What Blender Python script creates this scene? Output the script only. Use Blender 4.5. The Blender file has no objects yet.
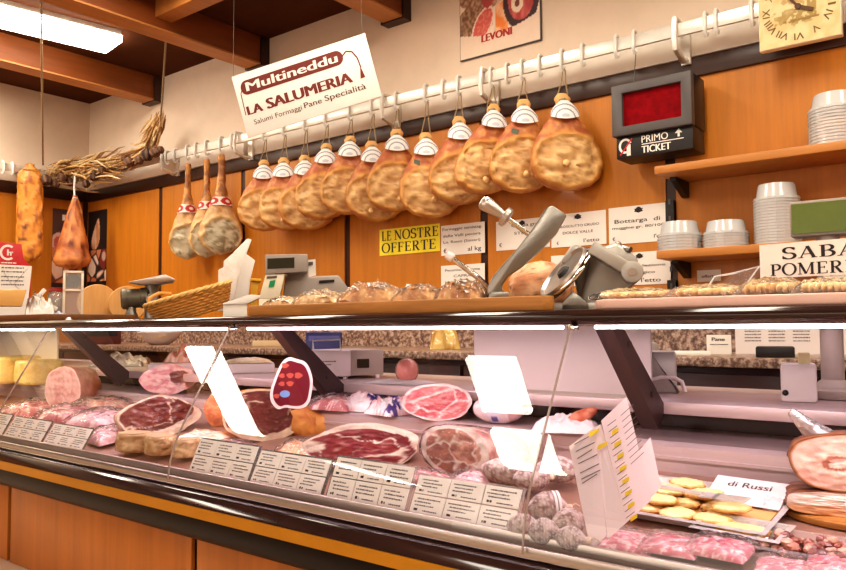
import bpy, bmesh, math, random
from mathutils import Vector, Matrix, noise
sc = bpy.context.scene
COL = sc.collection
PI = math.pi
H = 1.22                                   # eye height
rnd = random.Random(7)

# ------------------------------------------------------------------ camera
FPX = 757.04
_X = -Vector((-963, -47.5, -FPX)).normalized()
_Y = Vector((597, -38, -FPX)); _Y = (_Y - _Y.dot(_X) * _X).normalized()
_Z = _X.cross(_Y)
RC = Matrix((_X, _Y, _Z))                  # camera -> world
cd = bpy.data.cameras.new('camera'); cam = bpy.data.objects.new('camera', cd); COL.objects.link(cam)
cam.matrix_world = Matrix.Translation((0, 0, H)) @ RC.to_4x4()
cd.sensor_fit = 'HORIZONTAL'; cd.sensor_width = 36; cd.lens = FPX / 846 * 36
cd.clip_start = .05; sc.camera = cam

def ray(px, py): return RC @ Vector((px - 423, 285 - py, -FPX))
def PY(px, py, Y):
    d = ray(px, py); t = Y / d.y
    return Vector((d.x * t, Y, H + d.z * t))
def PX(px, py, X):
    d = ray(px, py); t = X / d.x
    return Vector((X, d.y * t, H + d.z * t))
def SC(px, Y):                             # metres per pixel at plane Y
    d = ray(px, 331); return Y / d.y
def deckz(Y): return .885 + .15 * (Y - 1.03)
def DK(px, py):                            # point on the sloping deck of the case
    d = ray(px, py); r = -d.z / d.y
    Y = (H - .885 + .1545) / (.15 + r)
    return PY(px, py, Y)
def face_rz(p): return math.atan2(-p[0], p[1])

# ------------------------------------------------------------------ colours
def lin(v):
    v /= 255.0
    return v / 12.92 if v <= .04045 else ((v + .055) / 1.055) ** 2.4
def C(r, g, b): return (lin(r), lin(g), lin(b))
def mixc(a, b, t):
    t = max(0, min(1, t)); return tuple(a[i] * (1 - t) + b[i] * t for i in range(3))
def smooth(a, b, x):
    t = max(0, min(1, (x - a) / (b - a))); return t * t * (3 - 2 * t)
def nz(x, y, z=0, s=1): return noise.noise(Vector((x * s, y * s, z * s)))
def fbm(x, y, z=0, s=1, o=3): return noise.fractal(Vector((x * s, y * s, z * s)), 1.0, 2.0, o)
def interp(tab, s):
    for (a, va), (b, vb) in zip(tab, tab[1:]):
        if s <= b:
            t = (s - a) / (b - a) if b > a else 0
            t = t * t * (3 - 2 * t) * .5 + t * .5
            return va + (vb - va) * t
    return tab[-1][1]

# ------------------------------------------------------------------ materials
MATS = {}
def M(name, col=None, rough=.5, metal=0.0, nscale=0, namt=0.0, bump=0.0, bscale=None, stretch=(1, 1, 1),
      spec=.5, coat=0.0, emit=0.0, emitcol=None, sss=0.0, alpha=1.0, rrough=0.0):
    if name in MATS: return MATS[name]
    m = bpy.data.materials.new(name); m.use_nodes = True
    nt = m.node_tree; N = nt.nodes; L = nt.links
    b = N['Principled BSDF']
    b.inputs['Roughness'].default_value = rough; b.inputs['Metallic'].default_value = metal
    b.inputs['Specular IOR Level'].default_value = spec; b.inputs['Coat Weight'].default_value = coat
    b.inputs['Coat Roughness'].default_value = .08
    b.inputs['Alpha'].default_value = alpha
    if sss: b.inputs['Subsurface Weight'].default_value = sss; b.inputs['Subsurface Scale'].default_value = .01
    if col is None:
        a = N.new('ShaderNodeAttribute'); a.attribute_name = 'Col'; src = a.outputs['Color']
    else:
        a = N.new('ShaderNodeRGB'); a.outputs[0].default_value = (*col, 1); src = a.outputs[0]
    tc = N.new('ShaderNodeTexCoord'); mp = N.new('ShaderNodeMapping'); mp.inputs['Scale'].default_value = stretch
    L.new(tc.outputs['Object'], mp.inputs['Vector'])
    if nscale:
        n = N.new('ShaderNodeTexNoise'); n.inputs['Scale'].default_value = nscale; n.inputs['Detail'].default_value = 6
        n.inputs['Roughness'].default_value = .65
        L.new(mp.outputs[0], n.inputs['Vector'])
        r = N.new('ShaderNodeMapRange'); r.inputs['From Min'].default_value = .25; r.inputs['From Max'].default_value = .75
        r.inputs['To Min'].default_value = 1 - namt; r.inputs['To Max'].default_value = 1 + namt
        L.new(n.outputs['Fac'], r.inputs['Value'])
        v = N.new('ShaderNodeVectorMath'); v.operation = 'SCALE'
        L.new(src, v.inputs[0]); L.new(r.outputs[0], v.inputs['Scale']); src = v.outputs[0]
        if rrough:
            q = N.new('ShaderNodeMapRange'); q.inputs['To Min'].default_value = rough - rrough; q.inputs['To Max'].default_value = rough + rrough
            L.new(n.outputs['Fac'], q.inputs['Value']); L.new(q.outputs[0], b.inputs['Roughness'])
    L.new(src, b.inputs['Base Color'])
    if bump:
        n2 = N.new('ShaderNodeTexNoise'); n2.inputs['Scale'].default_value = bscale or nscale; n2.inputs['Detail'].default_value = 5
        L.new(mp.outputs[0], n2.inputs['Vector'])
        bp = N.new('ShaderNodeBump'); bp.inputs['Strength'].default_value = bump; bp.inputs['Distance'].default_value = .01
        L.new(n2.outputs['Fac'], bp.inputs['Height']); L.new(bp.outputs[0], b.inputs['Normal'])
    if emit:
        b.inputs['Emission Color'].default_value = (*(emitcol or col), 1); b.inputs['Emission Strength'].default_value = emit
    MATS[name] = m
    return m

def clear_mat(name, tint=(1, 1, 1), ior=1.5, rough=0.0, milk=0.0, milkcol=(1, 1, 1), wrinkle=0.0):
    m = bpy.data.materials.new(name); m.use_nodes = True
    nt = m.node_tree; N = nt.nodes; L = nt.links
    for n in list(N):
        if n.type == 'BSDF_PRINCIPLED': N.remove(n)
    out = N['Material Output']
    tr = N.new('ShaderNodeBsdfTransparent'); tr.inputs[0].default_value = (*tint, 1)
    gl = N.new('ShaderNodeBsdfGlossy'); gl.inputs['Roughness'].default_value = rough
    fr = N.new('ShaderNodeFresnel'); fr.inputs['IOR'].default_value = ior
    mx = N.new('ShaderNodeMixShader')
    base = tr.outputs[0]
    if milk:
        df = N.new('ShaderNodeBsdfDiffuse'); df.inputs[0].default_value = (*milkcol, 1)
        m2 = N.new('ShaderNodeMixShader'); m2.inputs[0].default_value = milk
        L.new(tr.outputs[0], m2.inputs[1]); L.new(df.outputs[0], m2.inputs[2]); base = m2.outputs[0]
    L.new(fr.outputs[0], mx.inputs[0]); L.new(base, mx.inputs[1]); L.new(gl.outputs[0], mx.inputs[2])
    if wrinkle:
        tc = N.new('ShaderNodeTexCoord'); n = N.new('ShaderNodeTexNoise'); n.inputs['Scale'].default_value = 40
        L.new(tc.outputs['Object'], n.inputs['Vector'])
        bp = N.new('ShaderNodeBump'); bp.inputs['Strength'].default_value = wrinkle; bp.inputs['Distance'].default_value = .02
        L.new(n.outputs['Fac'], bp.inputs['Height']); L.new(bp.outputs[0], gl.inputs['Normal']); L.new(bp.outputs[0], fr.inputs['Normal'])
    L.new(mx.outputs[0], out.inputs['Surface'])
    return m

def granite_mat():
    m = bpy.data.materials.new('granite'); m.use_nodes = True
    nt = m.node_tree; N = nt.nodes; L = nt.links; b = N['Principled BSDF']; b.inputs['Roughness'].default_value = .3
    tc = N.new('ShaderNodeTexCoord'); n = N.new('ShaderNodeTexNoise'); n.inputs['Scale'].default_value = 60; n.inputs['Detail'].default_value = 4
    n.inputs['Roughness'].default_value = .7
    r = N.new('ShaderNodeValToRGB'); e = r.color_ramp.elements
    e[0].position = .36; e[0].color = (*C(86, 66, 62), 1); e[1].position = .64; e[1].color = (*C(204, 182, 168), 1)
    k = e.new(.47); k.color = (*C(128, 100, 88), 1); k = e.new(.54); k.color = (*C(176, 146, 128), 1)
    L.new(tc.outputs['Object'], n.inputs['Vector']); L.new(n.outputs['Fac'], r.inputs[0]); L.new(r.outputs[0], b.inputs['Base Color'])
    return m

# ------------------------------------------------------------------ mesh builder
class MB:
    def __init__(s): s.v = []; s.f = []; s.c = []; s.m = []; s.x = Matrix.Identity(4); s.hascol = False
    def add(s, vs, fs, col=None, mi=0, cols=None):
        o = len(s.v)
        for i, p in enumerate(vs):
            s.v.append(s.x @ Vector(p))
            if cols is not None: s.c.append(cols[i]); s.hascol = True
            elif col is not None: s.c.append(col); s.hascol = True
            else: s.c.append((1, 1, 1))
        for f in fs: s.f.append([o + i for i in f]); s.m.append(mi)
        return s
    def box(s, x0, x1, y0, y1, z0, z1, col=None, mi=0):
        if x0 > x1: x0, x1 = x1, x0
        if y0 > y1: y0, y1 = y1, y0
        if z0 > z1: z0, z1 = z1, z0
        vs = [(x, y, z) for x in (x0, x1) for y in (y0, y1) for z in (z0, z1)]
        return s.add(vs, [(0, 1, 3, 2), (4, 6, 7, 5), (0, 4, 5, 1), (2, 3, 7, 6), (0, 2, 6, 4), (1, 5, 7, 3)], col, mi)
    def obox(s, c, d, mat, col=None, mi=0):
        sv = s.x; s.x = sv @ Matrix.Translation(c) @ mat.to_4x4(); s.box(-d[0] / 2, d[0] / 2, -d[1] / 2, d[1] / 2, -d[2] / 2, d[2] / 2, col, mi); s.x = sv
        return s
    def prism(s, poly, y0, y1, col=None, mi=0, axis='y'):
        n = len(poly)
        if axis == 'y': vs = [(p[0], y0, p[1]) for p in poly] + [(p[0], y1, p[1]) for p in poly]
        elif axis == 'x': vs = [(y0, p[0], p[1]) for p in poly] + [(y1, p[0], p[1]) for p in poly]
        else: vs = [(p[0], p[1], y0) for p in poly] + [(p[0], p[1], y1) for p in poly]
        fs = [list(range(n)), list(range(2 * n - 1, n - 1, -1))]
        fs += [(i, i + n, (i + 1) % n + n, (i + 1) % n) for i in range(n)]
        return s.add(vs, fs, col, mi)
    def lathe(s, prof, n=24, c=(0, 0, 0), mat=None, col=None, mi=0, colf=None, sx=1, sy=1):
        vs = []; cs = []
        for k, (r, z) in enumerate(prof):
            for i in range(n):
                a = 2 * PI * i / n; vs.append((r * math.cos(a) * sx, r * math.sin(a) * sy, z))
                cs.append(colf(k, a) if colf else (col or (1, 1, 1)))
        fs = []
        for k in range(len(prof) - 1):
            for i in range(n):
                j = (i + 1) % n; fs.append((k * n + i, k * n + j, (k + 1) * n + j, (k + 1) * n + i))
        if prof[0][0] > 1e-6: fs.append(list(range(n - 1, -1, -1)))
        if prof[-1][0] > 1e-6: fs.append([(len(prof) - 1) * n + i for i in range(n)])
        sv = s.x; s.x = sv @ Matrix.Translation(c) @ (mat.to_4x4() if mat else Matrix.Identity(4))
        s.add(vs, fs, None, mi, cs if (col or colf) else None); s.x = sv
        return s
    def cyl(s, p, q, r, r2=None, n=16, col=None, mi=0):
        p = Vector(p); q = Vector(q); d = q - p
        mt = d.to_track_quat('Z', 'Y').to_matrix()
        return s.lathe([(r, 0), (r if r2 is None else r2, d.length)], n, p, mt, col, mi)
    def tube(s, pts, r, n=8, col=None, mi=0, closed=False):
        pts = [Vector(p) for p in pts]; N = len(pts); vs = []; up = None
        rr = r if isinstance(r, (list, tuple)) else [r] * N
        for k, p in enumerate(pts):
            a = pts[(k - 1) % N] if (closed or k > 0) else p
            b = pts[(k + 1) % N] if (closed or k < N - 1) else p
            t = (b - a).normalized() if (b - a).length > 1e-9 else Vector((0, 0, 1))
            if up is None:
                up = Vector((0, 0, 1)) if abs(t.z) < .9 else Vector((0, 1, 0))
            sd = t.cross(up).normalized(); up = sd.cross(t).normalized()
            for i in range(n):
                an = 2 * PI * i / n; vs.append(p + (sd * math.cos(an) + up * math.sin(an)) * rr[k])
        fs = []
        for k in range(N if closed else N - 1):
            for i in range(n):
                j = (i + 1) % n; k2 = (k + 1) % N
                fs.append((k * n + i, k * n + j, k2 * n + j, k2 * n + i))
        if not closed: fs.append(list(range(n - 1, -1, -1))); fs.append([(N - 1) * n + i for i in range(n)])
        return s.add(vs, fs, col, mi)
    def grid(s, fn, nu, nv, cu=False, mi=0, capcol=None):
        vs = []; cs = []; hc = False
        nU = nu if cu else nu + 1
        for j in range(nv + 1):
            for i in range(nU):
                r = fn(i / nu, j / nv)
                if isinstance(r, tuple) and len(r) == 2 and not isinstance(r[1], (int, float)):
                    vs.append(r[0]); cs.append(r[1]); hc = True
                else: vs.append(r); cs.append((1, 1, 1))
        fs = []
        for j in range(nv):
            for i in range(nu):
                i2 = (i + 1) % nU
                fs.append((j * nU + i, j * nU + i2, (j + 1) * nU + i2, (j + 1) * nU + i))
        return s.add(vs, fs, None, mi, cs if hc else None)
    def ball(s, c, r, n=16, col=None, mi=0, sx=1, sy=1, sz=1, amp=0, sd=0, colf=None):
        c = Vector(c)
        def fn(u, v):
            a = 2 * PI * u; b = PI * v
            d = Vector((math.sin(b) * math.cos(a), math.sin(b) * math.sin(a), -math.cos(b)))
            k = r * (1 + amp * fbm(d.x + sd, d.y + sd * 2, d.z, 2.2))
            p = c + Vector((d.x * sx, d.y * sy, d.z * sz)) * k
            if colf: return (p, colf(d))
            return (p, col) if col else p
        return s.grid(fn, n, max(6, n * 2 // 3), True, mi)
    def build(s, name, mats, parent=None, smooth=40, bevel=0.0, seg=2):
        me = bpy.data.meshes.new(name)
        me.from_pydata([tuple(v) for v in s.v], [], s.f)
        if not isinstance(mats, (list, tuple)): mats = [mats]
        for m in mats: me.materials.append(m)
        for p, mi in zip(me.polygons, s.m): p.material_index = mi
        if s.hascol:
            at = me.attributes.new('Col', 'FLOAT_COLOR', 'POINT')
            at.data.foreach_set('color', [k for c in s.c for k in (c[0], c[1], c[2], 1)])
        bm = bmesh.new(); bm.from_mesh(me)
        if bevel:
            bmesh.ops.recalc_face_normals(bm, faces=bm.faces)
            es = [e for e in bm.edges if len(e.link_faces) == 2 and e.calc_face_angle(0) > .6]
            bmesh.ops.bevel(bm, geom=es, offset=bevel, segments=seg, profile=.5, affect='EDGES')
        else:
            bmesh.ops.recalc_face_normals(bm, faces=bm.faces)
        bm.to_mesh(me); bm.free()
        if smooth:
            for p in me.polygons: p.use_smooth = True
            me.set_sharp_from_angle(angle=math.radians(smooth))
        o = bpy.data.objects.new(name, me); COL.objects.link(o)
        if parent is not None: o.parent = parent
        return o

# ------------------------------------------------------------------ things
def tag(o, label, cat, group=None):
    o['label'] = label; o['category'] = cat
    if group: o['group'] = group
    return o
def root(name, loc, label, cat, group=None, rz=0, rot=None):
    o = bpy.data.objects.new(name, None); COL.objects.link(o); o.empty_display_size = .05
    o.location = loc; o.rotation_euler = rot or (0, 0, rz)
    return tag(o, label, cat, group)
def solo(name, mb, mats, label, cat, loc=(0, 0, 0), rz=0, group=None, **k):
    o = mb.build(name, mats, None, **k); o.location = loc; o.rotation_euler = (0, 0, rz)
    return tag(o, label, cat, group)
def soloW(name, mb, mats, label, cat, group=None, **k):      # built in world space: origin moved to the base
    xs = [v.x for v in mb.v]; ys = [v.y for v in mb.v]; zs = [v.z for v in mb.v]
    c = Vector(((min(xs) + max(xs)) / 2, (min(ys) + max(ys)) / 2, min(zs)))
    mb.v = [v - c for v in mb.v]
    return solo(name, mb, mats, label, cat, c, 0, group, **k)
def struct(name, mb, mats, **k):
    o = mb.build(name, mats, None, **k); o['kind'] = 'structure'; return o
def dup(r, loc, rz, label, group=None):
    c = r.copy(); COL.objects.link(c); c.location = loc; c.rotation_euler = (0, 0, rz); c['label'] = label
    if group: c['group'] = group
    for ch in list(r.children):
        d = ch.copy(); COL.objects.link(d); d.parent = c
        for g in list(ch.children):
            e = g.copy(); COL.objects.link(e); e.parent = d
    return c

# ------------------------------------------------------------------ lettering
_tc = {}
def text_geo(body, bold=0.0):
    k = (body, bold)
    if k not in _tc:
        cu = bpy.data.curves.new('t', 'FONT'); cu.body = body; cu.size = 1; cu.offset = bold; cu.resolution_u = 3
        ob = bpy.data.objects.new('t', cu)
        me = bpy.data.meshes.new_from_object(ob)
        _tc[k] = ([tuple(v.co) for v in me.vertices], [tuple(p.vertices) for p in me.polygons])
        bpy.data.objects.remove(ob); bpy.data.curves.remove(cu); bpy.data.meshes.remove(me)
    return _tc[k]
def put_text(mb, body, x, z, size, y=0, width=None, align='l', bold=0.0, mi=0, col=None, slant=0.0, sx=1.0):
    bd = bold; vs, fs = text_geo(body, 0.0)
    if not vs: return
    x0 = min(v[0] for v in vs); x1 = max(v[0] for v in vs); w = (x1 - x0) * size * sx
    kx = size * sx * (width / w if width else 1); w = width or w
    ox = x - (0 if align == 'l' else w / 2 if align == 'c' else w)
    for j, dx in enumerate((-1, -.33, .33, 1) if bd else (0,)):
        mb.add([(ox + (v[0] - x0) * kx + slant * v[1] * size + dx * bd * size, y - .00003 * j, z + v[1] * size) for v in vs], fs, col, mi)

def _st(p, q, w):                                            # a stroke of the serif alphabet
    d = Vector((q[0] - p[0], q[1] - p[1])); n = Vector((-d.y, d.x)).normalized() * w / 2
    return [(p[0] + n.x, p[1] + n.y), (p[0] - n.x, p[1] - n.y), (q[0] - n.x, q[1] - n.y), (q[0] + n.x, q[1] + n.y)]
def _arc(cx, cy, rx, ry, a0, a1, w0, w1, n=14):
    out = []
    for k in range(n):
        pts = []
        for t in (k / n, (k + 1) / n):
            a = math.radians(a0 + (a1 - a0) * t); w = w0 + (w1 - w0) * abs(math.cos(a))
            pts.append(((cx + (rx - w / 2) * math.cos(a), cy + (ry - w / 2) * math.sin(a)), (cx + (rx + w / 2) * math.cos(a), cy + (ry + w / 2) * math.sin(a))))
        out.append([pts[0][0], pts[0][1], pts[1][1], pts[1][0]])
    return out
def _sf(x, y, w=.3): return [(x - w / 2, y - .03), (x + w / 2, y - .03), (x + w / 2, y + .03), (x - w / 2, y + .03)]
T, t_ = .15, .06
def serif_letter(c):
    V = lambda x: [_st((x, 0), (x, 1), T), _sf(x, .03), _sf(x, .97)]
    if c == 'A': return .78, [_st((.1, 0), (.38, 1), t_), _st((.38, 1), (.66, 0), T), _st((.2, .33), (.58, .33), t_), _sf(.1, .03, .22), _sf(.66, .03, .26)]
    if c == 'B': return .68, V(.17) + _arc(.33, .76, .22, .22, -90, 90, t_, T) + _arc(.33, .27, .27, .25, -90, 90, t_, T) + [_st((.17, .97), (.34, .97), t_), _st((.17, .52), (.34, .52), t_), _st((.17, .03), (.34, .03), t_)]
    if c == 'E': return .66, V(.17) + [_st((.17, .97), (.58, .97), t_), _st((.17, .52), (.46, .52), t_), _st((.17, .03), (.6, .03), t_), _st((.57, .98), (.57, .78), t_), _st((.59, .02), (.59, .24), t_), _st((.45, .62), (.45, .42), t_)]
    if c == 'F': return .62, V(.17) + [_st((.17, .97), (.56, .97), t_), _st((.17, .52), (.46, .52), t_), _st((.55, .98), (.55, .76), t_), _st((.45, .62), (.45, .42), t_)]
    if c == 'G': return .8, _arc(.42, .5, .34, .48, 40, 320, t_, T) + [_st((.66, .05), (.66, .42), T), _sf(.66, .42, .28), _st((.68, .98), (.68, .72), t_)]
    if c == 'I': return .34, V(.17)
    if c == 'L': return .64, V(.17) + [_st((.17, .03), (.58, .03), t_), _st((.57, .02), (.57, .26), t_)]
    if c == 'M': return .98, [_st((.13, 0), (.13, 1), t_), _st((.13, 1), (.47, .05), T), _st((.47, .05), (.8, 1), t_), _st((.82, 0), (.82, 1), T), _sf(.13, .03, .22), _sf(.82, .03, .28), _sf(.1, .97, .2), _sf(.85, .97, .22)]
    if c == 'N': return .82, [_st((.13, 0), (.13, 1), t_), _st((.13, 1), (.68, .02), T), _st((.68, 0), (.68, 1), t_), _sf(.13, .03, .24), _sf(.68, .97, .24), _sf(.1, .97, .2)]
    if c == 'O': return .84, _arc(.42, .5, .36, .5, 0, 360, t_, T, 24)
    if c == 'P': return .64, V(.17) + _arc(.33, .73, .25, .25, -90, 90, t_, T) + [_st((.17, .97), (.34, .97), t_), _st((.17, .48), (.34, .48), t_)]
    if c == 'R': return .76, V(.17) + _arc(.33, .75, .23, .23, -90, 90, t_, T) + [_st((.17, .97), (.34, .97), t_), _st((.17, .51), (.34, .51), t_), _st((.34, .52), (.62, .02), T), _sf(.64, .03, .2)]
    if c == 'S': return .62, _arc(.3, .74, .22, .24, 20, 270, t_ + .02, T) + _arc(.3, .26, .25, .25, 90, -160, t_ + .02, T) + [_st((.51, .98), (.51, .74), t_), _st((.05, .02), (.05, .28), t_)]
    if c == 'T': return .7, V(.35) + [_st((.03, .97), (.67, .97), t_), _st((.05, .98), (.05, .74), t_), _st((.65, .98), (.65, .74), t_)]
    return .35, []
def put_serif(mb, body, x, z, h, y=0, width=None, sx=1.0, mi=0, gap=.06):
    tot = sum(serif_letter(c)[0] + gap for c in body) - gap
    k = (width / tot) if width else h * sx
    cx = x
    for c in body:
        w, ps = serif_letter(c)
        for p in ps: mb.add([(cx + a * k, y, z + b * h) for a, b in p], [list(range(len(p)))], None, mi)
        cx += (w + gap) * k
def squiggle(mb, x, z, w, h, y, rr, mi=0):                   # a printed line too small to read
    cx = x
    while cx < x + w:
        l = rr.uniform(.5, 2.2) * h
        l = min(l, x + w - cx)
        mb.add([(cx, y, z), (cx + l, y, z), (cx + l, y, z + h * rr.uniform(.7, 1)), (cx, y, z + h * rr.uniform(.7, 1))], [(0, 1, 2, 3)], None, mi)
        cx += l + rr.uniform(.25, .5) * h
# ------------------------------------------------------------------ palette of materials
plaster = M('plaster', C(228, 208, 188), .85, nscale=6, namt=.05, bump=.05, bscale=60)
plaster_white = M('duct_white', C(232, 220, 206), .5, nscale=8, namt=.04)
wood = M('orange_panel_wood', C(190, 118, 28), .45, nscale=3.2, namt=.16, stretch=(9, 9, .55), coat=.15)
wood_front = M('front_panel_wood', C(176, 106, 40), .42, nscale=3.0, namt=.2, stretch=(8, 8, .5), coat=.1)
wood_shelf = M('shelf_wood', C(186, 122, 58), .42, nscale=4, namt=.15, stretch=(.8, 9, 9))
wood_board = M('board_wood', C(170, 116, 56), .5, nscale=5, namt=.38, stretch=(.8, 12, 12), bump=.1)
wood_dark = M('dark_wood', C(58, 30, 18), .35, nscale=5, namt=.2, stretch=(.6, 8, 8))
beam_wood = M('beam_wood', C(136, 74, 30), .5, nscale=3, namt=.25, stretch=(8, .6, 8))
beam_pale = M('beam_pale', C(186, 124, 64), .5, nscale=3, namt=.2, stretch=(8, .6, 8))
ceil_dark = M('ceiling_dark', C(84, 46, 24), .8, spec=.1, nscale=2, namt=.25)
black_gloss = M('black_gloss', C(18, 9, 9), .3, spec=.2, nscale=3, namt=.2)
brown_gloss = M('brown_gloss', C(52, 34, 30), .1, nscale=4, namt=.3)
strut_mat = M('strut_mat', C(62, 46, 48), .4, nscale=4, namt=.2)
gold = M('gold_trim', C(214, 156, 50), .3, metal=.7, nscale=5, namt=.1)
steel = M('steel', C(196, 186, 180), .3, metal=.85, nscale=8, namt=.12, stretch=(1, 8, 8))
pinksteel = M('pinksteel', C(206, 186, 186), .38, metal=.45, nscale=6, namt=.12, stretch=(.6, 6, 6))
chrome = M('chrome', C(225, 222, 216), .12, metal=1)
alu = M('cast_aluminium', C(146, 142, 136), .34, metal=.85, nscale=20, namt=.1, bump=.06, bscale=80)
grey_paint = M('grey_paint', C(178, 172, 164), .36, metal=.2, nscale=15, namt=.1)
whitemetal = M('white_enamel', C(226, 222, 214), .3, nscale=10, namt=.05)
zinc = M('zinc', C(226, 220, 210), .3, metal=.35, nscale=12, namt=.12)
paper = M('paper', C(238, 230, 222), .75, nscale=10, namt=.03)
paper_pink = M('paper_pink', C(240, 226, 226), .7, nscale=10, namt=.04)
ink = M('ink', C(40, 34, 36), .7)
ink_soft = M('ink_soft', C(104, 96, 98), .7)
ink_red = M('ink_red', C(112, 34, 26), .6)
ink_brown = M('ink_brown', C(92, 64, 44), .7)
yellow_paper = M('yellow_paper', C(246, 226, 60), .7, nscale=8, namt=.05)
yellow_hi = M('yellow_highlight', C(240, 212, 60), .7)
black_plastic = M('black_plastic', C(26, 22, 22), .4)
grey_plastic = M('grey_plastic', C(86, 80, 80), .5)
lgrey_plastic = M('light_grey_plastic', C(164, 152, 144), .5)
white_plastic = M('white_plastic', C(236, 224, 222), .4, nscale=5, namt=.02)
cream_plastic = M('cream_plastic', C(240, 226, 200), .4, nscale=4, namt=.03)
blue_plastic = M('blue_plastic', C(42, 48, 100), .4)
red_plastic = M('red_plastic', C(196, 22, 30), .45)
red_screen = M('red_screen', C(128, 3, 14), .7, nscale=30, namt=.4, spec=.1, emit=.03)
green_screen = M('green_screen', C(96, 112, 26), .25, nscale=6, namt=.15)
dark_screen = M('dark_screen', C(56, 54, 40), .2)
vmeat = M('meat', None, .34, nscale=60, namt=.14, bump=.12, bscale=90, coat=.35, sss=.05)
vham = M('cured_ham', None, .55, nscale=26, namt=.14, bump=.5, bscale=34, coat=.12)
vdry = M('dry', None, .8, nscale=40, namt=.25, bump=.3, bscale=50)
vpaper = M('printed', None, .55, nscale=20, namt=.04)
vgloss = M('wrapped', None, .22, nscale=30, namt=.1, bump=.35, bscale=38, coat=.8)
rope_mat = M('rope', C(160, 138, 106), .8, nscale=200, namt=.3, bump=.4, bscale=300)
granite = granite_mat()
cabinet = M('cabinet', C(58, 24, 22), .35, nscale=4, namt=.25)
deck_mat = M('deck', C(160, 124, 108), .35, metal=.2, nscale=5, namt=.1)
stone = M('plinth_stone', C(222, 196, 172), .5, nscale=20, namt=.08)
marble_pink = M('pink_marble', C(222, 184, 172), .35, nscale=12, namt=.1)
floor_mat = M('floor_tile', C(176, 150, 124), .4, nscale=4, namt=.12)
glass = clear_mat('case_glass', (.985, .99, .985), 1.62)
glass_edge = M('glass_edge', C(150, 132, 126), .15, spec=.8)
clear = clear_mat('clear_plastic', (.94, .94, .94), 1.5, .05, .2)
film = clear_mat('plastic_film', (.99, .98, .98), 1.16, .1, .06, wrinkle=.8)
foilmat = M('foil_tray', C(226, 222, 218), .3, metal=.55, nscale=50, namt=.12, bump=.3, bscale=60)
bagfilm = clear_mat('bag_film', (.99, .98, .97), 1.35, .1, .07, (1, .97, .93), wrinkle=.9)
tubs = clear_mat('tub_plastic', (.98, .98, .98), 1.5, .1, .5, (1, 1, 1))
tube_mat = M('tube_lamp', C(255, 236, 244), .5, emit=16, emitcol=(1, .86, .92))
panel_mat = M('light_diffuser', C(255, 255, 250), .5, emit=17, emitcol=(1, .93, .8))
basket_mat = M('wicker', C(206, 146, 70), .6, nscale=30, namt=.25, bump=.3)

# ------------------------------------------------------------------ room shell
WB, WL, ZC = 2.9, -5.5, 2.93
b = MB(); b.box(-5.6, 3.2, -3.7, 3.0, -.08, 0); struct('floor', b, floor_mat)
b = MB(); b.box(-5.6, 3.2, WB, 3.0, 0, ZC + .1); struct('wall_back', b, plaster)
b = MB(); b.box(-5.6, WL, -3.7, 3.0, 0, ZC + .1); struct('wall_left', b, plaster)
b = MB(); b.box(3.1, 3.2, -3.7, 3.0, 0, ZC + .1); struct('wall_right', b, plaster)
b = MB(); b.box(-5.6, 3.2, -3.7, -3.6, 0, ZC + .1); struct('wall_front', b, plaster)
b = MB(); b.box(-5.6, 3.2, -3.7, 3.0, ZC, ZC + .1); struct('ceiling', b, ceil_dark)
BZ0, BZ1 = PY(696.8, 76.6, WB - .02).z, PY(696.8, 76.6, WB - .02).z + .075
# wood cladding of both walls: one board per panel, dark joints between
seams = [PY(162.5, 230, WB).x - .867 * 1.0 + .0] + [PY(162.5, 230, WB).x + .867 * k for k in range(6)]
seams = [WL] + seams[1:] + [1.2]
for k, (a, c) in enumerate(zip(seams, seams[1:])):
    b = MB(); b.box(a + .02, c - .02, WB - .016, WB, .9, BZ0 + .01); struct('trim_panel_back', b, wood)
b = MB()
for s_ in seams[1:-1]: b.box(s_ - .022, s_ + .022, WB - .009, WB, .9, BZ0)
struct('trim_joint_back', b, wood_dark)
ls = [2.9, 1.95, 1.08, .2, -.7, -1.6, -2.5, -3.6]
for a, c in zip(ls, ls[1:]):
    b = MB(); b.box(WL, WL + .016, c + .012, a - .012, .9, BZ0 + .01); struct('trim_panel_left', b, wood)
b = MB(); b.box(WL, WL + .03, WB - .05, WB, .9, BZ0)
for s_ in ls[1:-1]: b.box(WL, WL + .009, s_ - .014, s_ + .014, .9, BZ0)
struct('trim_joint_left', b, wood_dark)
b = MB(); b.box(WL, 3.1, WB - .03, WB, BZ0, BZ1); struct('trim_band_back', b, wood_dark, bevel=.004)
b = MB(); b.box(WL, WL + .03, -3.6, WB, BZ0, BZ1); struct('trim_band_left', b, wood_dark, bevel=.004)
b = MB(); b.box(WL, -3.62, WB - .035, WB, BZ1 + .005, BZ1 + .1); b.box(-3.6, 3.1, WB - .022, WB, BZ1 + .005, BZ1 + .1)
struct('trim_duct_back', b, plaster_white, bevel=.004)
b = MB(); b.box(WL, WL + .035, -3.6, WB, BZ1 + .005, BZ1 + .1); struct('trim_duct_left', b, plaster_white, bevel=.004)
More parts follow.
